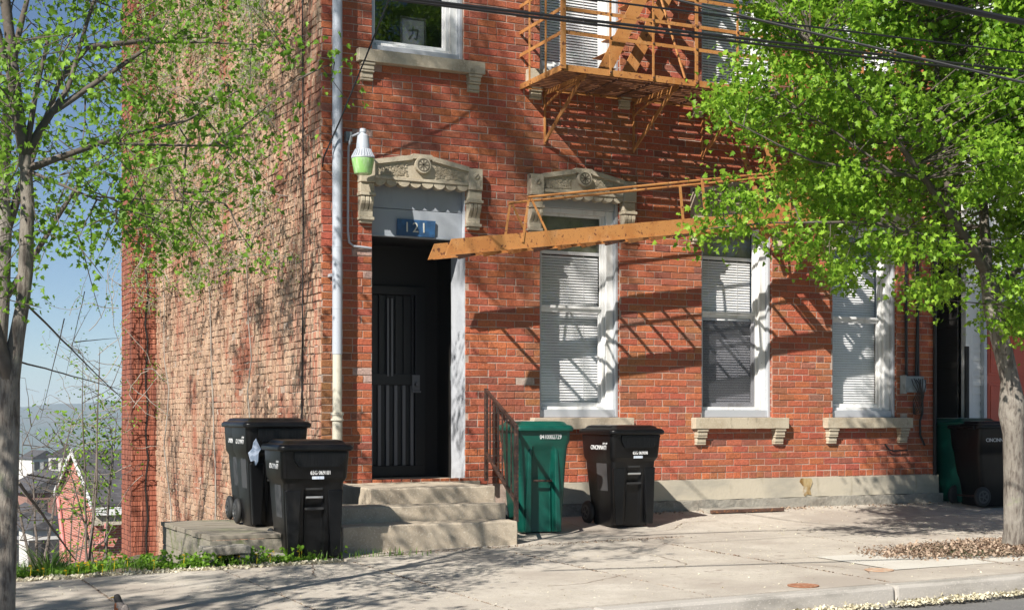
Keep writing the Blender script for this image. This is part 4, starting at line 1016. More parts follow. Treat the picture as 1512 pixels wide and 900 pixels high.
mb = MB(); mb.box(nx0 - .1, nx1 + .1, -.1, 9.1, 8.31, 8.5); mb.build('roof', M['shingle'], nh)
dz0 = .12; dz1 = at(1480, 452, .15).z
mb = MB(); mb.box(ndl - .055, ndl - .004, .03, .2, .1, dz1 + .12); mb.box(ndl + .985, ndl + 1.08, .03, .2, .1, dz1 + .12); mb.box(ndl - .003, ndl + .984, .03, .2, dz1 + .02, dz1 + .14); mb.build('door_surround', M['alu'], nh, bevel=.004)
mb = MB(); mb.box(ndl, ndl + .98, .15, .19, dz0, dz1); dd = mb.build('door', M['reddoor'], nh)
for i in range(2):
    for (za_, zb_) in ((.12, .62), (.72, 1.38), (1.48, dz1 - dz0 - .12)):
        x0 = ndl + .12 + i * .40; p = MB(); e = .03
        p.hexa([(x0, .149, dz0 + za_), (x0 + .33, .149, dz0 + za_), (x0 + .33, .1495, dz0 + zb_), (x0, .1495, dz0 + zb_), (x0 + e, .128, dz0 + za_ + e), (x0 + .33 - e, .128, dz0 + za_ + e), (x0 + .33 - e, .128, dz0 + zb_ - e), (x0 + e, .128, dz0 + zb_ - e)]) if False else None
        p.box(x0, x0 + .33, .140, .149, dz0 + za_, dz0 + zb_); p.box(x0 + .035, x0 + .295, .130, .1395, dz0 + za_ + .035, dz0 + zb_ - .035); p.build('door_panel', M['reddoor'], dd, bevel=.006)
p = MB(); p.tube([(ndl + .92, .07, 1.05), (ndl + .92, .149, 1.05)], .02, 10); p.lathe([(.001, 0), (.033, .004), (.036, .02), (.02, .036)], (ndl + .92, .045, 1.05), 14, 'y'); p.build('door_handle', M['alu'], dd, smooth=True)
wx = nx0 + .9; 
for (wx, wz) in ((nx0 + .75, 4.2), (nx0 + 2.4, 4.2)):
    p = MB(); p.box(wx, wx + .95, .05, .082, wz - .08, wz + 1.9); wf = p.build('window', M['white'], nh, bevel=.004)
    p = MB(); p.box(wx + .08, wx + .87, .04, .049, wz, wz + .88); p.box(wx + .08, wx + .87, .04, .049, wz + .94, wz + 1.82); p.build('pane', M['room'], wf)
p = MB(); p.box(ndl + .98 + .25, nx1 - .3, .05, .082, .9, 1.0) if False else None
# passage between the houses
pg = empty('passage_gate', ((XR + nx0) / 2, 1.1, 0), 0, 'dark arched iron gate in the shaded gap between the two houses', 'gate')
w2 = (nx0 - XR) / 2
mb = MB()
for k in range(5): x = -w2 + .08 + (2 * w2 - .16) * k / 4; mb.bar((x, -.5, .05), (x, -.5, 1.85 + .12 * math.sin(math.pi * k / 4)), .018)
mb.bar((-w2 + .05, -.5, .25), (w2 - .05, -.5, .25), .02); mb.bar((-w2 + .05, -.5, 1.2), (w2 - .05, -.5, 1.2), .02)
mb.tube([(-w2 + .08 + (2 * w2 - .16) * k / 8, -.5, 1.85 + .14 * math.sin(math.pi * k / 8)) for k in range(9)], .012, 6)
mb.build('gate_bars', M['rail'], pg)
bw = MB(); clap(bw, XR + .01, nx0, 1.9, -.1, 8.0, .12); bw.box(XR, nx0, 1.94, 2.2, -.1, 8); tag(bw.build('rear_siding_wall', M['clapshaded']), 'horizontal siding wall with shadow put into its colour, closing the gap between the houses', 'wall')
pp = MB(); pp.tube([(nx0 - .09, -.05, .0), (nx0 - .09, -.05, 1.95)], .03, 10); tag(pp.build('iron_post', M['rubber'], smooth=True), 'dark iron post standing at the white corner board', 'post')

# ================================================================== OVERHEAD CABLES
def cable(a, b, sag, r_, lab, ext=1.6):
    a = Vector(a); b = Vector(b); d = b - a; a2 = a - d * ext; b2 = b + d * ext; pts = []
    for k in range(25):
        t = k / 24; p = a2.lerp(b2, t); p.z -= sag * (4 * t * (1 - t) - 4 * (ext / (1 + 2 * ext)) * (1 - ext / (1 + 2 * ext))); pts.append(p)
    mb = MB(); mb.tube(pts, r_, 6); o = mb.build('overhead_cable', M['cable'], smooth=True); return tag(o, lab, 'cable', 'cables crossing in front of the first floor')
cable(atd(600, -2, 9.5), atd(1500, 104, 11), .05, .011, 'upper cable of the close pair sagging across the fire escape')
cable(atd(640, 7, 9.6), atd(1500, 110, 11.1), .10, .009, 'lower cable of the close pair sagging across the fire escape')
cable(atd(830, -6, 9.2), atd(1512, 78, 10.8), .03, .007, 'thin cable highest over the balcony rails')
cable(atd(990, -2, 10), atd(1512, 122, 9.0), .08, .009, 'cable slanting down to the right through the maple crown')
cable(atd(1360, 2, 8), atd(1512, 33, 8.2), .01, .018, 'thick black cable at the top right in front of the maple crown', 7)
a = at(574, -4, -.5); b = at(404, 395, -1.2)
mb = MB(); P = [at(600, -60, -.8), at(574, 0, -.7), at(540, 85, -.5), at(502, 178, -.25), at(478, 232, -.15), at(476, 246, -.02)]
mb.tube(P, .008, 6); tag(mb.build('service_cable', M['cable'], smooth=True), 'thin black cable slanting down past the first floor sill to the drain pipe', 'cable')

# ================================================================== ROBIN ON THE PAVEMENT
c = atg(180, 930); rb = empty('robin', tuple(c), 0, 'small grey backed robin with a dark head standing on the pavement at the bottom edge', 'bird')
mb = MB()
def ell(mb, c, r_, n=14, m=9, pw=1):
    rings = []
    for i in range(m + 1):
        a = math.pi * i / m; rings.append([(c[0] + max(.0005, r_[0] * math.sin(a)) * math.cos(2 * math.pi * j / n), c[1] + max(.0005, r_[1] * math.sin(a)) * math.sin(2 * math.pi * j / n), c[2] - r_[2] * math.cos(a)) for j in range(n)])
    mb.loft(rings)
rings = []
for (z, x, rx, ry) in [(.035, .02, .006, .006), (.05, .012, .022, .02), (.08, .004, .036, .032), (.115, -.002, .040, .036), (.145, -.010, .034, .031), (.165, -.016, .024, .023), (.18, -.022, .021, .020), (.195, -.026, .021, .0195), (.207, -.027, .016, .015), (.213, -.026, .006, .006)]:
    rings.append([(x + rx * math.cos(2 * math.pi * j / 18), ry * math.sin(2 * math.pi * j / 18), z) for j in range(18)])
mb.loft(rings)
M['robin'] = mat('robin_feathers', (.22, .19, .17), .8, noise=[(90, (.16, .14, .13), .45, .6)])
M['robindark'] = mat('robin_head_feathers', (.03, .028, .027), .7); M['robinred'] = mat('robin_breast', (.38, .12, .04), .8); M['beak'] = mat('yellow_beak', (.6, .38, .05), .5)
mb.build('body', M['robin'], rb, smooth=True, angle=80)
mb = MB(); rings = []
for (z, x, r_) in [(.168, -.017, .0235), (.18, -.0225, .0225), (.195, -.0265, .0225), (.208, -.0275, .0175), (.2155, -.0265, .006)]: rings.append([(x + r_ * math.cos(2 * math.pi * j / 16), r_ * .95 * math.sin(2 * math.pi * j / 16), z) for j in range(16)])
mb.loft(rings); mb.build('head_plumage', M['robindark'], rb, smooth=True, angle=80)
mb = MB(); rings = []
for (z, x, rx) in [(.055, -.008, .016), (.085, -.012, .027), (.12, -.016, .029), (.15, -.021, .023), (.166, -.024, .016)]: rings.append([(x + rx * math.cos(a_) , (rx + .002) * math.sin(a_), z) for a_ in [2 * math.pi * j / 16 for j in range(16)]])
mb.loft(rings); mb.build('red_breast', M['robinred'], rb, smooth=True, angle=80)
mb = MB(); mb.tube([(-.046, 0, .198), (-.062, -.001, .197), (-.072, -.001, .194)], [.005, .0035, .0008], 7); mb.build('beak', M['beak'], rb)
for s in (-1, 1):
    mb = MB(); ell(mb, (.012, s * .034, .105), (.026, .008, .052)); mb.build('wing', M['robin'], rb, smooth=True, angle=80)
    mb = MB(); mb.tube([(0, s * .014, .06), (.002, s * .014, .03), (-.004, s * .014, .002)], .0025, 6); 
    for q in (-.5, 0, .5): mb.tube([(-.004, s * .014, .003), (-.024, s * .014 + .010 * q, .002)], .0016, 5)
    mb.build('leg', M['beak'], rb)
    mb = MB(); ell(mb, (-.036, s * .0175, .199), (.003, .0025, .003), 8, 5); mb.build('eye', M['lettering' if False else 'rubber'], rb, smooth=True)
mb = MB(); mb.hexa([(.02, -.012, .055), (.02, .012, .055), (.075, .014, .012), (.075, -.014, .012), (.024, -.012, .06), (.024, .012, .06), (.079, .014, .016), (.079, -.014, .016)]); mb.build('tail', M['robin'], rb)

# ================================================================== FAR SIDE OF THE HILL: gabled brick house, valley, hills
bh = empty('gabled_brick_house', (0, 0, 0), 0, 'small brick house with dark shingled gable roof down the hill on the left', 'house')
c1 = atd(138, 740, 46); X_ = c1.x; Ya = c1.y; Yb = Ya + 7.4; ze = c1.z; zp_ = atd(113, 668, 49.5).z; zb_ = ze - 7
M['farbrick'] = mat('salmon_brick', (.46, .19, .14), .9)
n_ = M['farbrick'].node_tree; bt = n_.nodes.new('ShaderNodeTexBrick'); geo_ = n_.nodes.new('ShaderNodeNewGeometry'); sx_ = n_.nodes.new('ShaderNodeSeparateXYZ'); cx_ = n_.nodes.new('ShaderNodeCombineXYZ')
ad_ = n_.nodes.new('ShaderNodeMath'); n_.links.new(geo_.outputs['Position'], sx_.inputs[0]); n_.links.new(sx_.outputs[0], ad_.inputs[0]); n_.links.new(sx_.outputs[1], ad_.inputs[1]); n_.links.new(ad_.outputs[0], cx_.inputs[0]); n_.links.new(sx_.outputs[2], cx_.inputs[1]); n_.links.new(cx_.outputs[0], bt.inputs['Vector'])
bt.inputs['Scale'].default_value = 1; bt.inputs['Brick Width'].default_value = .24; bt.inputs['Row Height'].default_value = .085; bt.inputs['Mortar Size'].default_value = .016
bt.inputs['Color1'].default_value = (.50, .14, .09, 1); bt.inputs['Color2'].default_value = (.36, .11, .08, 1); bt.inputs['Mortar'].default_value = (.52, .30, .24, 1)
n_.links.new(bt.outputs[0], n_.nodes['Principled BSDF'].inputs['Base Color'])
mb = MB(); ym = (Ya + Yb) / 2
f_ = lambda y, x, z: (x, y, z)
pts = [(Ya, zb_), (Yb, zb_), (Yb, ze), (ym, zp_), (Ya, ze)]
i = 0; mb.poly([(X_, y, z) for y, z in pts]); mb.poly([(X_ + 9, y, z) for y, z in pts]); mb.quad((X_, Ya, zb_), (X_ + 9, Ya, zb_), (X_ + 9, Ya, ze), (X_, Ya, ze)); mb.quad((X_, Yb, zb_), (X_ + 9, Yb, zb_), (X_ + 9, Yb, ze), (X_, Yb, ze))
mb.build('wall', M['farbrick'], bh)
mb = MB()
for (ya, yb) in ((Ya - .35, ym), (Yb + .35, ym)):
    za = ze - .35 * (zp_ - ze) / (ym - Ya); mb.hexa([(X_ - .12, ya, za), (X_ + 9.2, ya, za), (X_ + 9.2, yb, zp_), (X_ - .12, yb, zp_), (X_ - .12, ya, za + .12), (X_ + 9.2, ya, za + .12), (X_ + 9.2, yb, zp_ + .12), (X_ - .12, yb, zp_ + .12)])
mb.build('roof', M['shingle'], bh)
mb = MB()
for (ya, yb) in ((Ya - .35, ym), (Yb + .35, ym)):
    za = ze - .35 * (zp_ - ze) / (ym - Ya); mb.hexa([(X_ - .16, ya, za - .06), (X_ - .121, ya, za - .06), (X_ - .121, yb, zp_ - .06), (X_ - .16, yb, zp_ - .06), (X_ - .16, ya, za + .16), (X_ - .121, ya, za + .16), (X_ - .121, yb, zp_ + .16), (X_ - .16, yb, zp_ + .16)])
mb.build('gable_trim', M['white'], bh)
mb = MB(); mb.box(X_ - .02, X_ + 9.2, Ya - .5, Ya - .36, ze - .42, ze - .17); mb.build('gutter', M['white'], bh)
mb = MB(); mb.box(X_ - .02, X_ + 9, Ya - .34, Ya - .02, ze - .75, ze - .43); mb.build('fascia', M['found'], bh)
mb = MB(); mb.tube([(X_ + .35, Ya - .4, ze - .7), (X_ + .3, Ya - .3, ze - 1.2), (X_ - .1, Ya + .1, ze - 1.6), (X_ - .1, Ya + .3, ze - 2), (X_ - .1, Ya + .3, zb_)], .07, 8); mb.build('drain_pipe', M['pinkpipe'], bh)
mb = MB(); mb.tube([(X_ - .1, Yb - .3, ze - .2), (X_ - .1, ym + .8, ze - 3.5), (X_ - .1, ym + .6, zb_)], .07, 8); mb.build('drain_pipe', M['pinkpipe'], bh)
mb = MB(); mb.box(X_ + 1.75, X_ + 2.75, Ya - .03, Ya - .002, zb_, ze - 1.35); mb.build('doorway', M['room'], bh)
mb = MB(); mb.box(X_ + 1.5, X_ + 3.0, Ya - .06, Ya - .002, ze - 1.34, ze - 1.0); mb.build('door_lintel', M['found'], bh)
# further houses on the slope
def far_house(px_, py_, dep, w_, d_, h_, m_, lab, nm='hillside_house', roof='shingle'):
    p = atd(px_, py_, dep); t = empty(nm, (p.x, p.y, p.z), R(rnd.uniform(-20, 20)), lab, 'house', 'houses down the hillside')
    b = MB(); b.box(-w_ / 2, w_ / 2, -d_ / 2, d_ / 2, -h_ - 8, 0); b.build('wall', m_, t)
    b = MB(); b.extr([(-w_ / 2 - .3, -.05), (w_ / 2 + .3, -.05), (0, w_ * .28)], -d_ / 2 - .2, d_ / 2 + .2); b.build('roof', M[roof], t)
    for k in range(3):
        for j in range(2):
            b = MB(); xx = -w_ / 2 + w_ * (k + .5) / 3; b.box(xx - .45, xx + .45, -d_ / 2 - .05, -d_ / 2 - .002, -1.9 - 2.8 * j, -.5 - 2.8 * j); b.build('window', M['room'], t)
far_house(76, 722, 95, 4.6, 6, 4, M['cityC'], 'brown brick house partly hidden by bare branches left of the gabled one')
far_house(66, 775, 62, 1.6, 3, 4, M['cityA'], 'white house with small windows lower left of the gabled brick one')
far_house(44, 775, 70, 3.6, 5, 5, M['cityB'], 'grey house with a dark roof beside the left tree trunk')
far_house(98, 672, 210, 5, 5, 3, M['cityA'], 'long pale building with grey roof above the gable peak')
far_house(58, 676, 240, 5, 5, 3, M['cityA'], 'long pale building in the valley beside the left trunk')
# town in the valley: a mass of small pale buildings
mb = MB(); mb2 = MB()
for k in range(900):
    dep = rnd.uniform(380, 2300); ang = rnd.uniform(-.42, -.20); p = CAM + (FW + RT * ang) * dep; s = rnd.uniform(5, 16); h_ = rnd.uniform(4, 9)
    z0 = ground_z(p.x, p.y); t_ = mb if rnd.random() < .5 else mb2; t_.box(p.x - s, p.x + s, p.y - s * .6, p.y + s * .6, z0 - 3, z0 + h_)
tag(mb.build('distant_town', M['cityA'], fix=False), 'pale roofs and buildings of the town spread over the valley floor', 'town', kind='stuff')
tag(mb2.build('distant_warehouses', M['cityB'], fix=False), 'grey buildings scattered among the valley town', 'town', kind='stuff')
# wooded hills on the horizon
mb = MB(); nx_, ny_ = 160, 8
hx = [-.75 + .95 * i / nx_ for i in range(nx_ + 1)]
for j in range(ny_ + 1):
    dep = 2600 + 300 * j
    for i, a_ in enumerate(hx):
        p = CAM + (FW + RT * a_) * dep; hgt = (math.sin(math.pi * min(1, j / 5) / 2)) * (128 + 8 * math.sin(a_ * 23) + 4 * math.sin(a_ * 61 + 1) + 2.5 * math.sin(a_ * 170)); mb.v.append((p.x, p.y, -82 + hgt * 1.0 + rnd.uniform(-1.5, 1.5) * min(1, j)))
for j in range(ny_):
    for i in range(nx_):
        a_ = j * (nx_ + 1) + i; mb.f.append((a_, a_ + 1, a_ + nx_ + 2, a_ + nx_ + 1)); mb.c.append(None)
o = mb.build('far_hills', M['farhill'], fix=False, smooth=True); o['kind'] = 'structure'
# ================================================================== TREES
def leaves_mesh(name, pts, size, m, parent, seed, droop=.35, shape='maple', nup=.5, align=None):
    """pts: (n,3) leaf positions; one mesh of small folded leaves"""
    r = np.random.RandomState(seed); n = len(pts)
    if shape == 'maple':
        H = np.array([(0, 0), (.20, .04), (.50, .18), (.30, .34), (.46, .62), (.20, .60), (0, 1.0)])
    else:
        H = np.array([(0, 0), (.22, .25), (.26, .55), (.12, .85), (0, 1.0)])
    k = len(H); prof = np.vstack([H, [(-x, y) for x, y in H[1:-1][::-1]]]) ; kk = len(prof)
    s = size * r.uniform(.6, 1.3, n)
    # leaf axes
    az = r.uniform(0, 2 * np.pi, n); el = -droop + r.normal(0, .5, n)
    ax = np.stack([np.cos(az) * np.cos(el), np.sin(az) * np.cos(el), np.sin(el)], 1)
    nn = np.stack([r.normal(0, .55, n), r.normal(0, .55, n), np.full(n, nup) + r.normal(0, .35, n)], 1)
    sd = np.cross(ax, nn); sd /= np.linalg.norm(sd, axis=1)[:, None] + 1e-9; nn = np.cross(sd, ax)
    fold = r.uniform(.05, .6, n); curl = r.uniform(-.05, .45, n)
    V = np.zeros((n, kk, 3))
    for i, (x, y) in enumerate(prof):
        V[:, i, :] = pts + ax * (y * s)[:, None] + sd * (x * s)[:, None] + nn * ((abs(x) * fold - curl * y * y) * s)[:, None]
    V = V.reshape(-1, 3)
    fR = list(range(0, k)); fL = [0] + list(range(k - 1, kk))
    base = (np.arange(n) * kk)[:, None]
    L1 = base + np.array(fR)[None]; L2 = base + np.array(fL)[None]
    loops = np.concatenate([np.concatenate([L1, L2], 1)], 0).reshape(-1)
    nl1, nl2 = len(fR), len(fL)
    starts = (np.arange(n) * (nl1 + nl2))[:, None] + np.array([0, nl1])[None]; tots = np.tile([nl1, nl2], n)
    me = bpy.data.meshes.new(name); me.vertices.add(len(V)); me.vertices.foreach_set('co', V.astype('f').ravel())
    me.loops.add(len(loops)); me.loops.foreach_set('vertex_index', loops.astype('i')); me.polygons.add(2 * n)
    me.polygons.foreach_set('loop_start', starts.ravel().astype('i')); me.polygons.foreach_set('loop_total', tots.astype('i'))
    me.update(calc_edges=True); me.validate()
    a = me.color_attributes.new('tone', 'FLOAT_COLOR', 'CORNER'); t = np.repeat(r.uniform(0, 1, n), nl1 + nl2)
    arr = np.stack([t, t, t, np.ones_like(t)], 1).astype('f'); a.data.foreach_set('color', arr.ravel())
    me.materials.append(m); o = bpy.data.objects.new(name, me); col.objects.link(o)
    if parent: o.parent = parent
    return o
def wob(a, b, n, amp, r):
    a = Vector(a); b = Vector(b); d = (b - a); L = d.length; pts = []
    off = Vector((0, 0, 0))
    for k in range(n + 1):
        t = k / n
        if 0 < k: off += Vector((r.uniform(-1, 1), r.uniform(-1, 1), r.uniform(-.7, 1))) * amp * L / n
        pts.append(a + d * t + off * (1 - .5 * t))
    return pts

# ---- maple on the right, by the kerb
r_ = random.Random(5)
mp = empty('maple_tree', (5.15, -4.04, g(5.15, -4.04)), 0, 'maple in full light green leaf in front of the right end of the houses', 'tree'); mp.location = (0, 0, 0)
TY = -4.04; T = lambda px_, py_, y=TY: at(px_, py_, y)
tr = MB()
path = [T(1499, 812), T(1499, 780), T(1497, 700), T(1496, 640), T(1493, 610), T(1494, 590), T(1491, 560), T(1482, 520), T(1471, 480), T(1465, 450), T(1462, 425), T(1456, 400)]
tr.tube([path[0] - Vector((0, 0, .15))] + path, [.15, .125, .10, .093, .09, .115, .105, .085, .083, .085, .08, .072, .065], 14, rough=.13, seed=4)
lims = []; lb_ = MB()
def limb(p0, p1, r0, r1, n=7, amp=.05, coll=lb_):
    pts = wob(p0, p1, n, amp, r_); coll.tube(pts, [r0 + (r1 - r0) * k / n for k in range(n + 1)], 8, rough=.1, seed=r_.randint(0, 999)); lims.append((pts, r1)); return pts
A0 = path[-1]
l1 = limb(A0, T(1405, 320, -4.3), .055, .04); l2 = limb(A0, T(1450, 250, -3.8), .05, .03); l3 = limb(path[9], T(1540, 330, -4.2), .045, .03)
l4 = limb(l1[-1], T(1310, 190, -4.6), .035, .02); l5 = limb(l1[-1], T(1380, 60, -4.0), .035, .018); l6 = limb(l2[-1], T(1480, 0, -3.7), .03, .015)
l7 = limb(l1[3], T(1290, 330, -4.4), .03, .014); l8 = limb(l4[3], T(1200, 240, -4.5), .02, .01); l9 = limb(l4[-1], T(1200, 70, -4.6), .018, .008)
l10 = limb(l7[-1], T(1140, 330, -4.3), .014, .007); l11 = limb(l10[-1], T(1050, 338, -4.2), .008, .003)
l12 = limb(l8[-1], T(1080, 180, -4.4), .01, .004); l13 = limb(l5[-1], T(1300, -120, -4.3), .018, .008); l14 = limb(l6[-1], T(1560, -160, -3.9), .015, .008)
l15 = limb(l3[-1], T(1640, 200, -4.6), .03, .01); l16 = limb(l8[2], T(1120, 120, -4.3), .012, .004)
poly_ = [(1022, 350), (1060, 330), (1040, 290), (1060, 250), (1110, 262), (1140, 240), (1130, 205), (1095, 195), (1040, 155), (1070, 120), (1100, 95), (1120, 55), (1128, 10), (1070, -60), (1000, -170), (1010, -330), (1200, -420), (1500, -400), (1750, -260), (1800, 100), (1720, 350), (1560, 440), (1512, 500), (1490, 500), (1440, 440), (1420, 430), (1370, 452), (1345, 395), (1300, 385), (1270, 400), (1245, 420), (1215, 375), (1190, 365), (1160, 395), (1140, 360), (1100, 345), (1060, 352)]
def inside(x, y, P):
    c = False; j = len(P) - 1
    for i in range(len(P)):
        if (P[i][1] > y) != (P[j][1] > y) and x < (P[j][0] - P[i][0]) * (y - P[i][1]) / (P[j][1] - P[i][1]) + P[i][0]: c = not c
        j = i
    return c
allp = [p for pts, _ in lims for p in pts]
tips = []; cnt = 0
C0 = Vector((5.3, -4.1, 5.1))
while len(tips) < 1500 and cnt < 300000:
    cnt += 1
    v = Vector((r_.uniform(-1, 1), r_.uniform(-1, 1), r_.uniform(-1, 1)))
    if v.length > 1 or v.length < .25: continue
    p = C0 + Vector((v.x * 3.6, v.y * 2.0, v.z * 3.4)); x, y, d = proj(p)
    if not inside(x, y, poly_): continue
    if math.sin(p.x * 2.9 + p.z * 1.7) + math.sin(p.z * 3.3 - p.x * 1.1 + 1) + math.sin(p.y * 2.7 + p.x * 2) < -1.35: continue
    tips.append(p)
# sprays at the left rim
for (x, y) in ((1035, 340), (1060, 345), (1085, 335), (1110, 325), (1060, 300), (1080, 275), (1100, 290), (1062, 148), (1085, 150), (1110, 130), (1130, 95), (1140, 40), (1190, 350), (1175, 375), (1225, 395), (1240, 400), (1350, 430), (1375, 440), (1400, 420), (1150, 345), (1130, 300), (1270, 380), (1310, 370), (1490, 455), (1505, 470)):
    tips.append(T(x, y, -4.2 + r_.uniform(-.4, .4)))
lp_ = []; cr = np.random.RandomState(3); br = MB()
for p in tips:
    q = min(allp, key=lambda a: (a - p).length + max(0, (a.z - p.z)) * .6)
    if (q - p).length > .25:
        pts = wob(q, p, 4, .08, r_); rr0 = min(.012, .004 + .004 * (q - p).length); br.tube(pts, [rr0 * (1 - .7 * k / 4) for k in range(5)], 5, cap=False)
    nl = 88; rad = r_.uniform(.10, .22)
    o_ = cr.normal(0, 1, (nl, 3)) * np.array([rad, rad, rad * .62]) * .72; lp_.append(np.array(p)[None] + o_)
tr.build('trunk', M['bark'], mp, smooth=True, angle=70); lb_.build('limbs', M['branch'], mp, smooth=True, angle=70); br.build('branches', M['branch'], mp, fix=False)
LP = np.concatenate(lp_); leaves_mesh('crown', LP, .050, M['leaf'], mp, 21, droop=.5, nup=.7)

# ---- street trees on the left, only lightly in leaf
def sparse_tree(name, label, path, radii, limbs, ntips, centre, size, nl, seed, leaf=.062, poly=None, cat='tree', group=None, leafm='leaf2', extra=()):
    r2 = random.Random(seed); root = empty(name, (0, 0, 0), 0, label, cat, group); t = MB(); tk = MB()
    tk.tube(path, radii, 14, rough=.16, seed=seed); al = []
    for (i, target, ra, rb, amp) in limbs:
        src = path[i] if isinstance(i, int) else al_pts[i[0]][i[1]]
        pts = wob(src, target, 8, amp, r2); t.tube(pts, [ra + (rb - ra) * k / 8 for k in range(9)], 8, rough=.12, seed=seed + 1)
        if 'al_pts' not in locals(): al_pts = []
        al_pts.append(pts); al += pts
    al = al + [p for p in path[-3:]]
    tp_ = []; c_ = 0
    while len(tp_) < ntips and c_ < 60000:
        c_ += 1; v = Vector((r2.uniform(-1, 1), r2.uniform(-1, 1), r2.uniform(-1, 1)))
        if v.length > 1: continue
        p = Vector(centre) + Vector((v.x * size[0], v.y * size[1], v.z * size[2]))
        if poly and not inside(*proj(p)[:2], poly): continue
        tp_.append(p)
    tp_ += [Vector(e) for e in extra]
    lv = []; rs_ = np.random.RandomState(seed); nodes = list(al)
    tp_.sort(key=lambda p: min((a - p).length for a in al))
    for p in tp_:
        q = min(nodes, key=lambda a: (a - p).length)
        pts = wob(q, p, 6, .13, r2); L = (q - p).length; r0 = min(.016, .004 + .006 * L)
        t.tube(pts, [r0 * (1 - .75 * k / 6) for k in range(7)], 5, cap=False); nodes += pts[2:]
        for _ in range(3):                       # bare side twigs
            a = pts[r2.randint(2, 6)]; b = a + Vector((r2.uniform(-1, 1), r2.uniform(-1, 1), r2.uniform(-.9, .9))) * .28; t.tube(wob(a, b, 3, .12, r2), [.0035, .003, .0025, .0015], 4, cap=False)
            k_ = nl // 5; lv.append(np.array(b)[None] + rs_.normal(0, 1, (k_, 3)) * .05)
        lv.append(np.array(p)[None] + rs_.normal(0, 1, (nl, 3)) * np.array([.085, .085, .06]))
    tk.build('trunk', M['bark'], root, smooth=True, angle=70); t.build('branches', M['branch'], root, smooth=True, angle=70)
    leaves_mesh('crown', np.concatenate(lv), leaf, M[leafm], root, seed + 5, droop=.5, nup=.6)
    return root
# nearest: trunk at the left edge of the view
LD = 8.0
P = lambda x, y, d=LD: atd(x, y, d)
path = [P(3, 1010), P(5, 900), P(7, 800), P(9, 700), P(12, 620), P(15, 560), P(24, 500), P(33, 450), P(38, 400), P(40, 350), P(41, 300), P(38, 250), P(36, 230)]
rad_ = [.095, .068, .066, .064, .060, .055, .044, .040, .042, .040, .038, .034, .032]
limbs = [(12, P(14, 110, 7.9), .03, .02, .06), (12, P(100, 130, 8.2), .03, .015, .05), ((0, 8), P(-60, -140, 7.6), .02, .008, .06), ((1, 8), P(180, -120, 8.4), .015, .007, .05),
         (11, P(110, 225, 8.1), .024, .017, .05), ((4, 8), P(185, 198, 8.3), .017, .012, .03), ((5, 8), P(275, 178, 8.5), .012, .007, .03), ((6, 8), P(360, 130, 8.7), .006, .003, .05),
         (12, P(70, 60, 8.0), .02, .01, .08), (11, P(130, 290, 7.8), .012, .006, .05), ((9, 8), P(240, 330, 8.0), .006, .003, .05), (5, P(-90, 250, 7.6), .05, .03, .04), ((11, 8), P(-120, -100, 7.3), .03, .01, .05)]
pol = [(-200, -500), (330, -400), (420, -100), (300, 20), (180, 60), (260, 150), (330, 200), (390, 300), (330, 385), (200, 360), (110, 360), (60, 300), (40, 420), (-60, 430), (-260, 300)]
extra = [P(x, y, d) for x, y, d in ((330, 120, 8.7), (345, 150, 8.6), (410, 60, 8.8), (425, 80, 8.8), (300, 170, 8.6), (290, 155, 8.6), (355, 200, 8.6), (340, 215, 8.6), (420, 205, 8.7), (370, 85, 8.7), (270, 45, 8.5), (255, 55, 8.5), (195, 145, 8.4), (205, 210, 8.3), (230, 70, 8.4), (380, 255, 8.6), (300, 290, 8.4), (250, 360, 8.2), (220, 340, 8.2), (280, 330, 8.3), (378, 380, 8.5), (495, 92, 8.9), (180, 330, 8.1), (100, 360, 8), (60, 340, 8), (150, 305, 8), (30, 430, 7.9), (200, 300, 8.2))]
# the boughs reaching right, over the wall
limbs += [((5, 4), P(330, 215, 8.6), .011, .005, .05), ((12 + 1, 8), P(440, 120, 8.8), .005, .002, .05), ((1, 5), P(230, 62, 8.5), .02, .010, .03), ((15, 8), P(420, 70, 8.8), .008, .003, .05), ((9, 8), P(330, 300, 8.4), .006, .003, .05)]
limbs += [(12, Vector((-4.1, -4.7, 8.6)), .03, .015, .05), ((18, 8), Vector((-4.6, -4.5, 10.8)), .015, .006, .05), ((18, 5), Vector((-3.0, -4.6, 10.0)), .012, .005, .05), ((18, 6), Vector((-5.2, -4.8, 9.6)), .012, .005, .05)]
r9 = random.Random(90)
for _ in range(75):
    c9 = Vector((-5.0 + r9.gauss(0, 1.1), -4.3 + r9.gauss(0, .5), 10.3 + r9.gauss(0, .9)))
    extra += [c9 + Vector((r9.gauss(0, .09), r9.gauss(0, .06), r9.gauss(0, .09))) for _ in range(4)]
near = sparse_tree('street_tree', 'nearest grey barked street tree cut by the left edge, thin young leaves', path, rad_, limbs, 165, P(60, 0, 8.2), (1.9, 1.6, 2.2), 34, 31, poly=pol, extra=extra, leaf=.038)
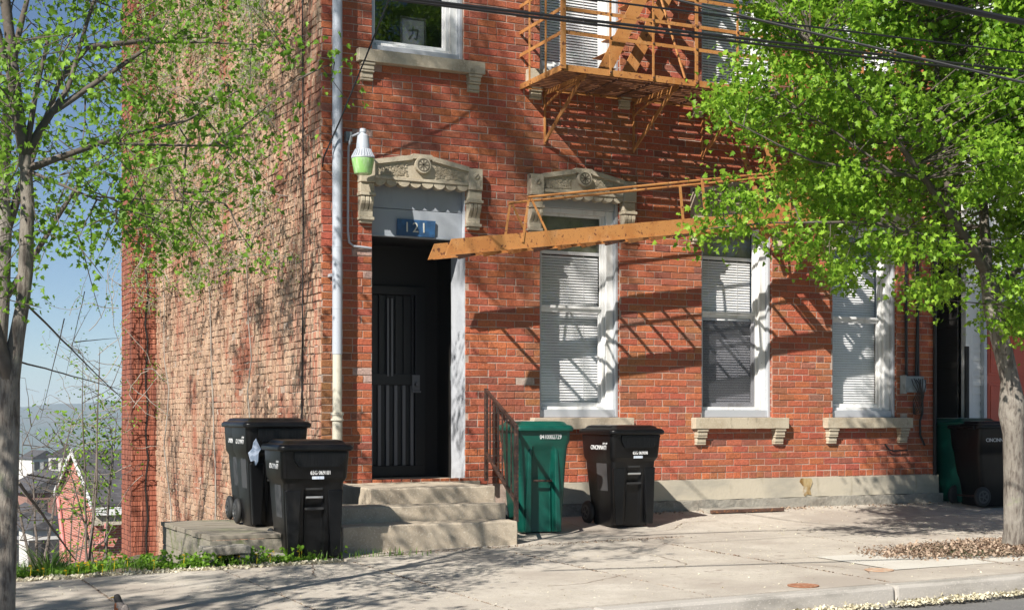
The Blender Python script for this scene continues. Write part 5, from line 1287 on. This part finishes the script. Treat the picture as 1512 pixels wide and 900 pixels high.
# second tree behind it and others of the row further left (they throw the dappled shade)
P2 = lambda x, y, d=11.5: atd(x, y, d)
b = P2(-12, 700); gz0 = gz(b.x, b.y) - .2
path = [Vector((b.x, b.y, gz0)), P2(-12, 700), P2(-8, 560), P2(2, 450), P2(6, 350), P2(4, 250)]
limbs = [(5, P2(20, 100, 11.4), .06, .03, .05), (5, P2(-60, 80, 11.2), .06, .03, .05), (4, P2(90, 120, 11.8), .04, .02, .05), ((2, 8), P2(130, 70, 12), .03, .02, .03), ((3, 8), P2(232, 58, 12.4), .03, .018, .02), ((0, 8), P2(60, -90, 11.5), .03, .01, .05), (3, P2(130, 250, 11.8), .03, .012, .05)]
pol2 = [(-300, -300), (320, -250), (330, 60), (240, 150), (180, 260), (140, 330), (-60, 330), (-260, 200)]
sparse_tree('street_tree', 'darker tree behind the nearest left trunk, its heavy bough reaching right', path, [.10, .085, .075, .065, .06, .055], limbs, 150, P2(40, 20, 11.8), (2.6, 2.0, 2.4), 26, 47, poly=pol2, leaf=.044)
# row trees beyond the left edge whose shade falls on the front and the pavement
def shade_tree(x, y, h, seed, label, n=120, cr=(2.2, 2.2, 2.0), nl=26):
    z0 = (g(x, y) - .1 if y < -2.4 else gz(x, y) - .1) if y > -5.4 else -.4
    pth = [Vector((x + .1 * math.sin(k), y + .08 * math.cos(k * 2), z0 + h * .55 * k / 6)) for k in range(7)]
    rr = random.Random(seed); lm = []
    for k in range(8):
        a = 2 * math.pi * k / 8 + rr.uniform(-.3, .3); lm.append((6 if k % 2 else 5, Vector((x + math.cos(a) * cr[0] * .7, y + math.sin(a) * cr[1] * .7, z0 + h * rr.uniform(.62, .95))), .05, .012, .06))
    return sparse_tree('street_tree', label, pth, [.16, .14, .13, .12, .11, .1, .08], lm, n, (x, y, z0 + h * .78), cr, nl, seed, leaf=.075)
shade_tree(-10.2, -7.9, 8.6, 61, 'kerbside tree out of view on the left that shades the drain pipe and door hood', 90, (2.0, 1.9, 2.0))
shade_tree(-5.6, -7.6, 4.6, 62, 'small kerbside tree behind the view that shades the pavement', 46, (1.3, 1.1, .9), 14)

shade_tree(-6.6, 1.2, 9.4, 63, 'barely leafed tree on the bank, out of view, shading the side wall', 80, (2.2, 2.3, 2.1), 9)

# ---- flowering creeper and scrub in front of the side wall
cv = empty('wall_creeper', (0, 0, 0), 0, 'tangled creeper with tiny pale buds covering the upper part of the side wall', 'creeper')
t = MB(); rv = random.Random(77); bud = []; nodes = []
roots = [(-.25, y0) for y0 in (2.2, 4.3, 6.4)]
for (x0, y0) in roots:
    pts = wob((-.05, y0 + rv.uniform(-.3, .3), gz(-.3, y0) + .0), (-.12, y0 + rv.uniform(-.8, .8), 4.0), 12, .16, rv)
    for p in pts: p.x = min(p.x, -.025)
    t.tube(pts, [.011 - .0006 * k for k in range(13)], 6)
    nodes += pts[8:]
def dens(y, z):
    zz = (616 - proj(Vector((0, y, z)))[1]); return zz
k = 0
while k < 520:
    y = rv.uniform(.2, 7.7); z = rv.uniform(2.6, 7.6); lim = 3.0 + .22 * abs(y - 4) + (1.0 if y < 1.2 else 0)
    if z < lim and rv.random() > .25: continue
    k += 1
    p = Vector((-rv.uniform(.04, .55), y, z)); q = min(nodes, key=lambda a: (a - p).length)
    if (q - p).length > 1.6: q = p + Vector((.02, rv.uniform(-.5, .5), -rv.uniform(.2, .6)))
    pts = wob(q, p, 5, .16, rv)
    for a in pts: a.x = min(a.x, -.03)
    t.tube(pts, [.005, .0045, .004, .0035, .003, .002], 4, cap=False); nodes += pts[2:]
    for a in pts[1:]:
        b = a + Vector((rv.uniform(-.2, .05), rv.uniform(-.25, .25), rv.uniform(-.3, .12))); b.x = min(b.x, -.04); t.tube([a, (a + b) / 2 + Vector((0, 0, .02)), b], [.0028, .0022, .0015], 4, cap=False)
        if rv.random() < .85: bud.append((a + (b - a) * rv.random())); bud.append(b)
t.build('stems', M['paletwig'], cv, smooth=False, fix=False)
B = np.array([tuple(b) for b in bud]); rs_ = np.random.RandomState(9); B = np.concatenate([B + rs_.normal(0, .045, B.shape) for _ in range(6)]); B[:, 0] = np.minimum(B[:, 0], -.02)
leaves_mesh('buds', B, .024, M['budleaf'], cv, 5, droop=0, shape='oval', nup=.3)
leaves_mesh('young_leaves', B[rs_.rand(len(B)) < .16], .048, M['leaf2'], cv, 6, droop=.3, nup=.4)
# hanging bare shoots on the stack
hs_ = empty('climbing_shoots', (0, 0, 0), 0, 'wiry pale climbing shoots with few leaves crossing the red stack and the sky beside it', 'creeper')
t = MB(); bb = []
for k in range(34):
    y = SL - rv.uniform(.05, .5); x = -rv.uniform(-.1, 1.3); z = rv.uniform(.2, 3.8); p = Vector((x, y, z)); d = Vector((rv.uniform(-1, 1), rv.uniform(-.25, .05), rv.uniform(-.6, 1))).normalized()
    pts = [p]
    for q in range(9):
        d = (d + Vector((rv.uniform(-.6, .6), rv.uniform(-.1, .1), rv.uniform(-.5, .5)))).normalized(); p = p + d * .13; p.y = min(p.y, SL - .04); pts.append(p.copy()); 
        if rv.random() < .5: bb += [p + Vector((rv.gauss(0, .05), rv.gauss(0, .05), rv.gauss(0, .05))) for _ in range(5)]
    t.tube(pts, [.006 - .0004 * q for q in range(10)], 4, cap=False)
t.build('shoots', M['paletwig'], hs_, fix=False); leaves_mesh('small_leaves', np.array([tuple(b) for b in bb]), .04, M['leaf2'], hs_, 8, shape='oval')

# ---- scrub saplings on the bank at the left
def sapling(base, h, spread, seed, label, nb=26, leafn=6, lean=(0, 0), leafm='leaf2', lsz=.05, th=.03, dark=False):
    r3 = random.Random(seed); root = empty('scrub_sapling', (0, 0, 0), 0, label, 'sapling', 'scrubby saplings on the bank'); t = MB(); lv = []; nodes = []
    b0 = Vector(base)
    for s_ in range(3 if nb > 12 else 1):
        pts = wob(b0, b0 + Vector((r3.uniform(-.5, .5) * spread + lean[0], r3.uniform(-.4, .4) * spread + lean[1], h * r3.uniform(.75, 1))), 9, .09, r3); t.tube(pts, [th * (1 - .8 * k / 9) for k in range(10)], 6); nodes += pts[2:]
    for k in range(nb):
        q = r3.choice(nodes); e = q + Vector((r3.uniform(-1, 1) * spread, r3.uniform(-1, 1) * spread * .7, r3.uniform(-.15, .9) * spread)) * .6; pts = wob(q, e, 5, .12, r3)
        r0 = th * .3; t.tube(pts, [r0 * (1 - .75 * j / 5) for j in range(6)], 4, cap=False); nodes += pts[2:4]
        for p in pts[1:]:
            e2 = p + Vector((r3.uniform(-1, 1), r3.uniform(-1, 1), r3.uniform(-.5, .8))) * .16 * spread; t.tube([p, e2], [r0 * .4, r0 * .2], 4, cap=False)
            for _ in range(leafn):
                if r3.random() < .5: lv.append(tuple(e2 + Vector((r3.gauss(0, 1), r3.gauss(0, 1), r3.gauss(0, 1))) * .06 * spread))
    t.build('branches', M['twig'], root, fix=False)
    if lv: leaves_mesh('foliage', np.array(lv), lsz, M[leafm], root, seed, shape='oval')
    return root
def on(px_, dep, ):                              # a spot on the terrain in the given direction and distance
    p = CAM + (FW + RT * ((px_ - 756) / FP)) * dep; return Vector((p.x, p.y, gz(p.x, p.y)))
sapling(on(150, 26), 3.6, 1.5, 201, 'bushy sapling with bright green leaves against the valley, left of the red stack', 46, 7, leafm='leaf', lsz=.085, th=.03)
sapling(on(95, 30), 3.4, 1.6, 202, 'thin bare sapling rising over the gable peak', 40, 1, lsz=.07)
sapling(on(55, 24), 3.0, 1.6, 203, 'tangled bare bush left of the gabled house', 46, 1, lsz=.06)
sapling(on(130, 15.5), 2.6, 1.1, 204, 'sparse thorny sapling with tiny leaves in front of the gabled house', 26, 2, lsz=.035, th=.016)
sapling(on(40, 40), 4.5, 2.4, 205, 'bare grey bush low down beside the left trunk', 50, 0, th=.04)
# dark bare bough slanting down in front of the gabled house
rb_ = random.Random(8)
for a, b, c_ in (((28, 712, 9.5), (112, 826, 10.2), .012), ((76, 748, 9.7), (140, 640, 9.9), .004), ((40, 700, 9.5), (110, 712, 10), .006)):
    bo = MB(); bo.tube(wob(atd(*a), atd(*b), 10, .03, rb_), [c_ * (1 - .6 * k / 10) for k in range(11)], 6); bo.build('bare_bough', M['branch'], near)
for a, b, c_ in (((27, 533, 8.1), (178, 575, 9), .006), ((40, 450, 8.1), (182, 590, 9.2), .007), ((95, 470, 8.4), (60, 620, 8.6), .004), ((110, 505, 8.5), (176, 500, 9), .004), ((110, 330, 8.3), (150, 470, 8.8), .005), ((125, 430, 8.5), (95, 560, 8.6), .003)):
    bo = MB(); bo.tube(wob(atd(*a), atd(*b), 12, .04, rb_), [c_ * (1 - .7 * k / 12) for k in range(13)], 6); bo.build('bare_bough', M['branch'], near)

# ================================================================== VERGE PLANTS
def blades(name, n, xr, yr, h, w_, m, seed, cond=None, zoff=0, curve=.5):
    rg = random.Random(seed); mb = MB(); k = 0
    while k < n:
        x = rg.uniform(*xr); y = rg.uniform(*yr)
        if cond and not cond(x, y): k += 1 if rg.random() < .02 else 0; continue
        k += 1; z = gz(x, y) + .03 + zoff; a = rg.uniform(0, 6.283); hh = h * rg.uniform(.4, 1.2); d = Vector((math.cos(a), math.sin(a), 0)); s_ = Vector((-d.y, d.x, 0)) * w_ * rg.uniform(.6, 1.2)
        p0 = Vector((x, y, z)); p1 = p0 + d * hh * .18 * curve + Vector((0, 0, hh * .6)); p2 = p0 + d * hh * .6 * curve + Vector((0, 0, hh * .95)); v = rg.random(); c = (v, v, v)
        mb.quad(p0 - s_, p0 + s_, p1 + s_ * .8, p1 - s_ * .8, c); mb.poly([p1 - s_ * .8, p1 + s_ * .8, p2], c)
    o = mb.build(name, m, fix=False); return o
def vcond(x, y): return not (x > -1.9 and y > -2.12) and y < -1.1 + .2 * math.sin(x * 3) + (1.0 if x < -2.6 else 0)
tag(blades('verge_grass', 4200, (-6, .3), (-2.42, .3), .085, .0035, M['grass'], 3, lambda x, y: vcond(x, y)), 'short grass along the back edge of the pavement', 'grass', kind='stuff')
rw = np.random.RandomState(12); W_ = []
for k in range(190):
    x = rw.uniform(-4.2, -.55); y = rw.uniform(-2.36, -1.98) if x > -2 else rw.uniform(-2.36, -1.5)
    if x > -.9 and rw.rand() < .6: continue
    hgt = rw.uniform(.02, .11) * (1.2 if x > -2.4 else .8); nn_ = 22; z = gz(x, y) + .04
    W_.append(np.stack([x + rw.normal(0, .035, nn_), y + rw.normal(0, .03, nn_), z + rw.uniform(0, hgt, nn_)], 1))
o = leaves_mesh('verge_weeds', np.concatenate(W_), .034, M['leaf2'], None, 33, shape='maple', nup=.6); tag(o, 'leafy low weeds growing between pavement and wooden platform', 'weeds', kind='stuff')
# dandelion heads
mb = MB(); rd = random.Random(4)
for k in range(46):
    x = rd.uniform(-3.4, -.9); y = rd.uniform(-2.38, -2.15); z = gz(x, y) + rd.uniform(.06, .13)
    mb.tube([(x, y, z - .1), (x + .01, y, z)], .002, 4)
    for q in range(7):
        a = 6.283 * q / 7; v = rd.random(); mb.poly([(x, y, z), (x + .016 * math.cos(a), y + .016 * math.sin(a), z + .006), (x + .016 * math.cos(a + .8), y + .016 * math.sin(a + .8), z + .008)], (v, v, v)); mb.poly([(x, y, z + .006), (x + .009 * math.cos(a), y + .009 * math.sin(a), z + .012), (x + .009 * math.cos(a + .8), y + .009 * math.sin(a + .8), z + .012)], (v, v, v))
tag(mb.build('dandelions', M['yellow'], fix=False), 'yellow dandelion flowers scattered along the grass edge', 'flowers', kind='stuff')
# clump of strap leaves
cl = MB(); rc = random.Random(6); c0 = on(70, 11.4); c0 = Vector((at(72, 835, -1.75).x, -1.75, gz(at(72, 835, -1.75).x, -1.75)))
for k in range(110):
    a = rc.uniform(0, 6.283); L = rc.uniform(.18, .42); d = Vector((math.cos(a), math.sin(a), 0)); s_ = Vector((-d.y, d.x, 0)) * .008; b0 = c0 + d * rc.uniform(0, .14) ; v = rc.random(); c = (v, v, v); prev = b0; lw = 1
    for q in range(4):
        t_ = (q + 1) / 4; p = b0 + d * L * .55 * t_ * t_ + Vector((0, 0, L * (t_ - .35 * t_ * t_))); w2_ = 1 - t_ * .8; cl.quad(prev - s_ * lw, prev + s_ * lw, p + s_ * w2_, p - s_ * w2_, c); prev = p; lw = w2_
tag(cl.build('strap_leaf_clump', M['grass'], fix=False), 'tall clump of dark strap leaves beside the left tree trunk', 'plant')

# ================================================================== LITTER ON THE GROUND
def flakes(name, n, fn, size, m, seed, lift=.004, up=.25):
    r4 = np.random.RandomState(seed); P_ = fn(r4, n); n = len(P_); s = size * r4.uniform(.4, 1.5, n); a = r4.uniform(0, 6.283, n)
    d1_ = np.stack([np.cos(a) * s, np.sin(a) * s, r4.normal(0, up, n) * s], 1); d2 = np.stack([-np.sin(a) * s * .6, np.cos(a) * s * .6, r4.normal(0, up, n) * s], 1)
    P_ = P_ + np.array([0, 0, lift]); V = np.stack([P_ - d1_, P_ + d2, P_ + d1_ * .9, P_ - d2], 1).reshape(-1, 3)
    me = bpy.data.meshes.new(name); me.from_pydata(V.tolist(), [], (np.arange(n)[:, None] * 4 + np.arange(4)[None]).tolist()); at_ = me.color_attributes.new('tone', 'FLOAT_COLOR', 'CORNER'); t = np.repeat(r4.rand(n), 4)
    at_.data.foreach_set('color', np.stack([t, t, t, np.ones_like(t)], 1).astype('f').ravel()); me.materials.append(m); o = bpy.data.objects.new(name, me); col.objects.link(o); return o
gv = np.vectorize(g)
def scatter(r4, n):
    x = r4.uniform(-5, 11, n); y = r4.uniform(-5.4, -.1, n)
    w_ = np.sin(x * 1.3 + y * 2.2) + np.sin(x * 3.1 - y * 4.0) + (y > -2.4) * .5 + (x > 1.5) * .5; k = r4.uniform(-2.2, 2.2, n) < w_
    x, y = x[k], y[k]; ok = (x > .8) | (y < -2.36); ok &= ~((x < 3.1) & (y > -1.9)); x, y = x[ok], y[ok]; return np.stack([x, y, gv(x, y)], 1)
tag(flakes('fallen_petals', 9000, scatter, .0075, M['petal'], 1), 'tiny pale petals and seeds scattered over the pavement', 'petals', kind='stuff')
def gut(r4, n):
    x = r4.uniform(-3, 9, n); y = -5.66 - np.abs(r4.normal(0, .045, n)); z = gv(x, np.full(n, -5.5)) - .135 + np.abs(r4.normal(0, .012, n)); k = (np.sin(x * 5) + np.sin(x * 13) + 1.6) > r4.uniform(-.6, 2, n); return np.stack([x, y, z], 1)[k]
tag(flakes('gutter_seeds', 16000, gut, .013, M['petal'], 2, .006, .5), 'cream band of fallen seeds lying in the gutter along the kerb', 'seeds', kind='stuff')
def edge(r4, n):
    x = r4.uniform(-5, -.6, n); y = -2.36 + r4.normal(0, .04, n); return np.stack([x, y, gv(x, y) + .004], 1)
tag(flakes('edge_seeds', 2600, edge, .014, M['petal'], 5, .008, .5), 'white seeds gathered along the grass edge of the pavement', 'seeds', kind='stuff')
def sedge(r4, n):
    x = r4.uniform(-.4, 3.0, n); y = -1.93 - np.abs(r4.normal(0, .09, n)); return np.stack([x, y, gv(x, y)], 1)
tag(flakes('step_litter', 900, sedge, .009, M['chip'], 6), 'brown crumbs of litter along the foot of the steps', 'litter', kind='stuff')
# tree pit
def pit(r4, n):
    a = r4.uniform(0, 6.283, n); q = r4.rand(n) ** .6; x = 5.35 + 1.9 * q * np.cos(a) + r4.normal(0, .08, n); y = -4.15 + .66 * q * np.sin(a) + r4.normal(0, .09, n); return np.stack([x, y, gv(x, y) + .014 * (1 - q) + np.abs(r4.normal(0, .006, n))], 1)
mb = MB(); n_ = 40; ring = [(5.35 + 1.62 * math.cos(6.283 * k / n_) * (1 + .05 * math.sin(k * 2.3)), -4.15 + .56 * math.sin(6.283 * k / n_) * (1 + .08 * math.sin(k * 1.7))) for k in range(n_)]
mb.loft([[(x, y, g(x, y) + .003) for x, y in ring], [(5.35 + (x - 5.35) * .5, -4.15 + (y + 4.15) * .5, g(x, y) + .012) for x, y in ring], [(5.35 + (x - 5.35) * .02, -4.15 + (y + 4.15) * .02, g(5.35, -4.15) + .014) for x, y in ring]], cap=False)
o = mb.build('tree_pit_soil', M['soil'], smooth=True); o['kind'] = 'structure'
tag(flakes('mulch', 9000, pit, .014, M['chip'], 7, .006, .45), 'brown and cream mulch chips round the foot of the maple', 'mulch', kind='stuff')
def strip(r4, n):
    x = r4.uniform(3.2, 8, n); y = -.13 - np.abs(r4.normal(0, .10, n)); k = r4.rand(n) < .3 + .7 * (np.abs(x - 5.2) < .6); return np.stack([x, y, gv(x, y)], 1)[k]
tag(flakes('wall_litter', 1200, strip, .012, M['chip'], 8, .005, .4), 'dead leaf bits gathered at the foot of the plinth', 'litter', kind='stuff')
# seeds packed in the joints
def joints(r4, n):
    j = np.array([q for q in jx if -4.2 < q < 6.5]); x = r4.choice(j, n) + r4.normal(0, .008, n); y = r4.uniform(-5.45, -2.4, n); return np.stack([x, y, gv(x, y) - .002], 1)
tag(flakes('joint_litter', 2600, joints, .008, M['chip'], 9, .002, .3), 'brown crumbs lying in the joints between the pavement slabs', 'litter', kind='stuff')

# ================================================================== AIR
hz = MB(); hz.box(-4100, 4100, -70, 5300, -110, 90); ho = hz.build('haze', M['dark'], fix=True)
hm = bpy.data.materials.new('haze_air'); hm.use_nodes = True; hn = hm.node_tree; hn.nodes.clear(); hout = hn.nodes.new('ShaderNodeOutputMaterial'); hv = hn.nodes.new('ShaderNodeVolumePrincipled')
hv.inputs['Color'].default_value = (.68, .84, 1, 1); hv.inputs['Density'].default_value = .00022; hn.links.new(hv.outputs[0], hout.inputs['Volume']); ho.data.materials.clear(); ho.data.materials.append(hm)
tag(ho, 'pale blue air between the viewer and the distant hills', 'haze', kind='stuff')

# cracks in the pavement
mb = MB(); rk = random.Random(15)
for (x, y, a, n) in ((1.6, -4.0, .3, 16), (4.4, -2.9, -.2, 22), (-1.1, -3.2, 1.2, 14), (6.2, -2.2, .1, 18), (2.7, -5.0, 1.1, 12), (.2, -4.5, -.6, 12), (3.0, -1.4, .15, 16)):
    p = Vector((x, y, 0)); w0 = .0035
    for k in range(n):
        a += rk.uniform(-.5, .5); q = p + Vector((math.cos(a), math.sin(a), 0)) * rk.uniform(.05, .11); w1 = rk.uniform(.0015, .005); s_ = Vector((-math.sin(a), math.cos(a), 0))
        if q.y < -5.4 or q.y > -.2: break
        A_ = [p - s_ * w0, p + s_ * w0, q + s_ * w1, q - s_ * w1]; mb.quad(*[(v.x, v.y, g(v.x, v.y) + .0045) for v in A_]); p = q; w0 = w1
o = mb.build('pavement_cracks', M['jointdirt'], fix=False); o['kind'] = 'structure'
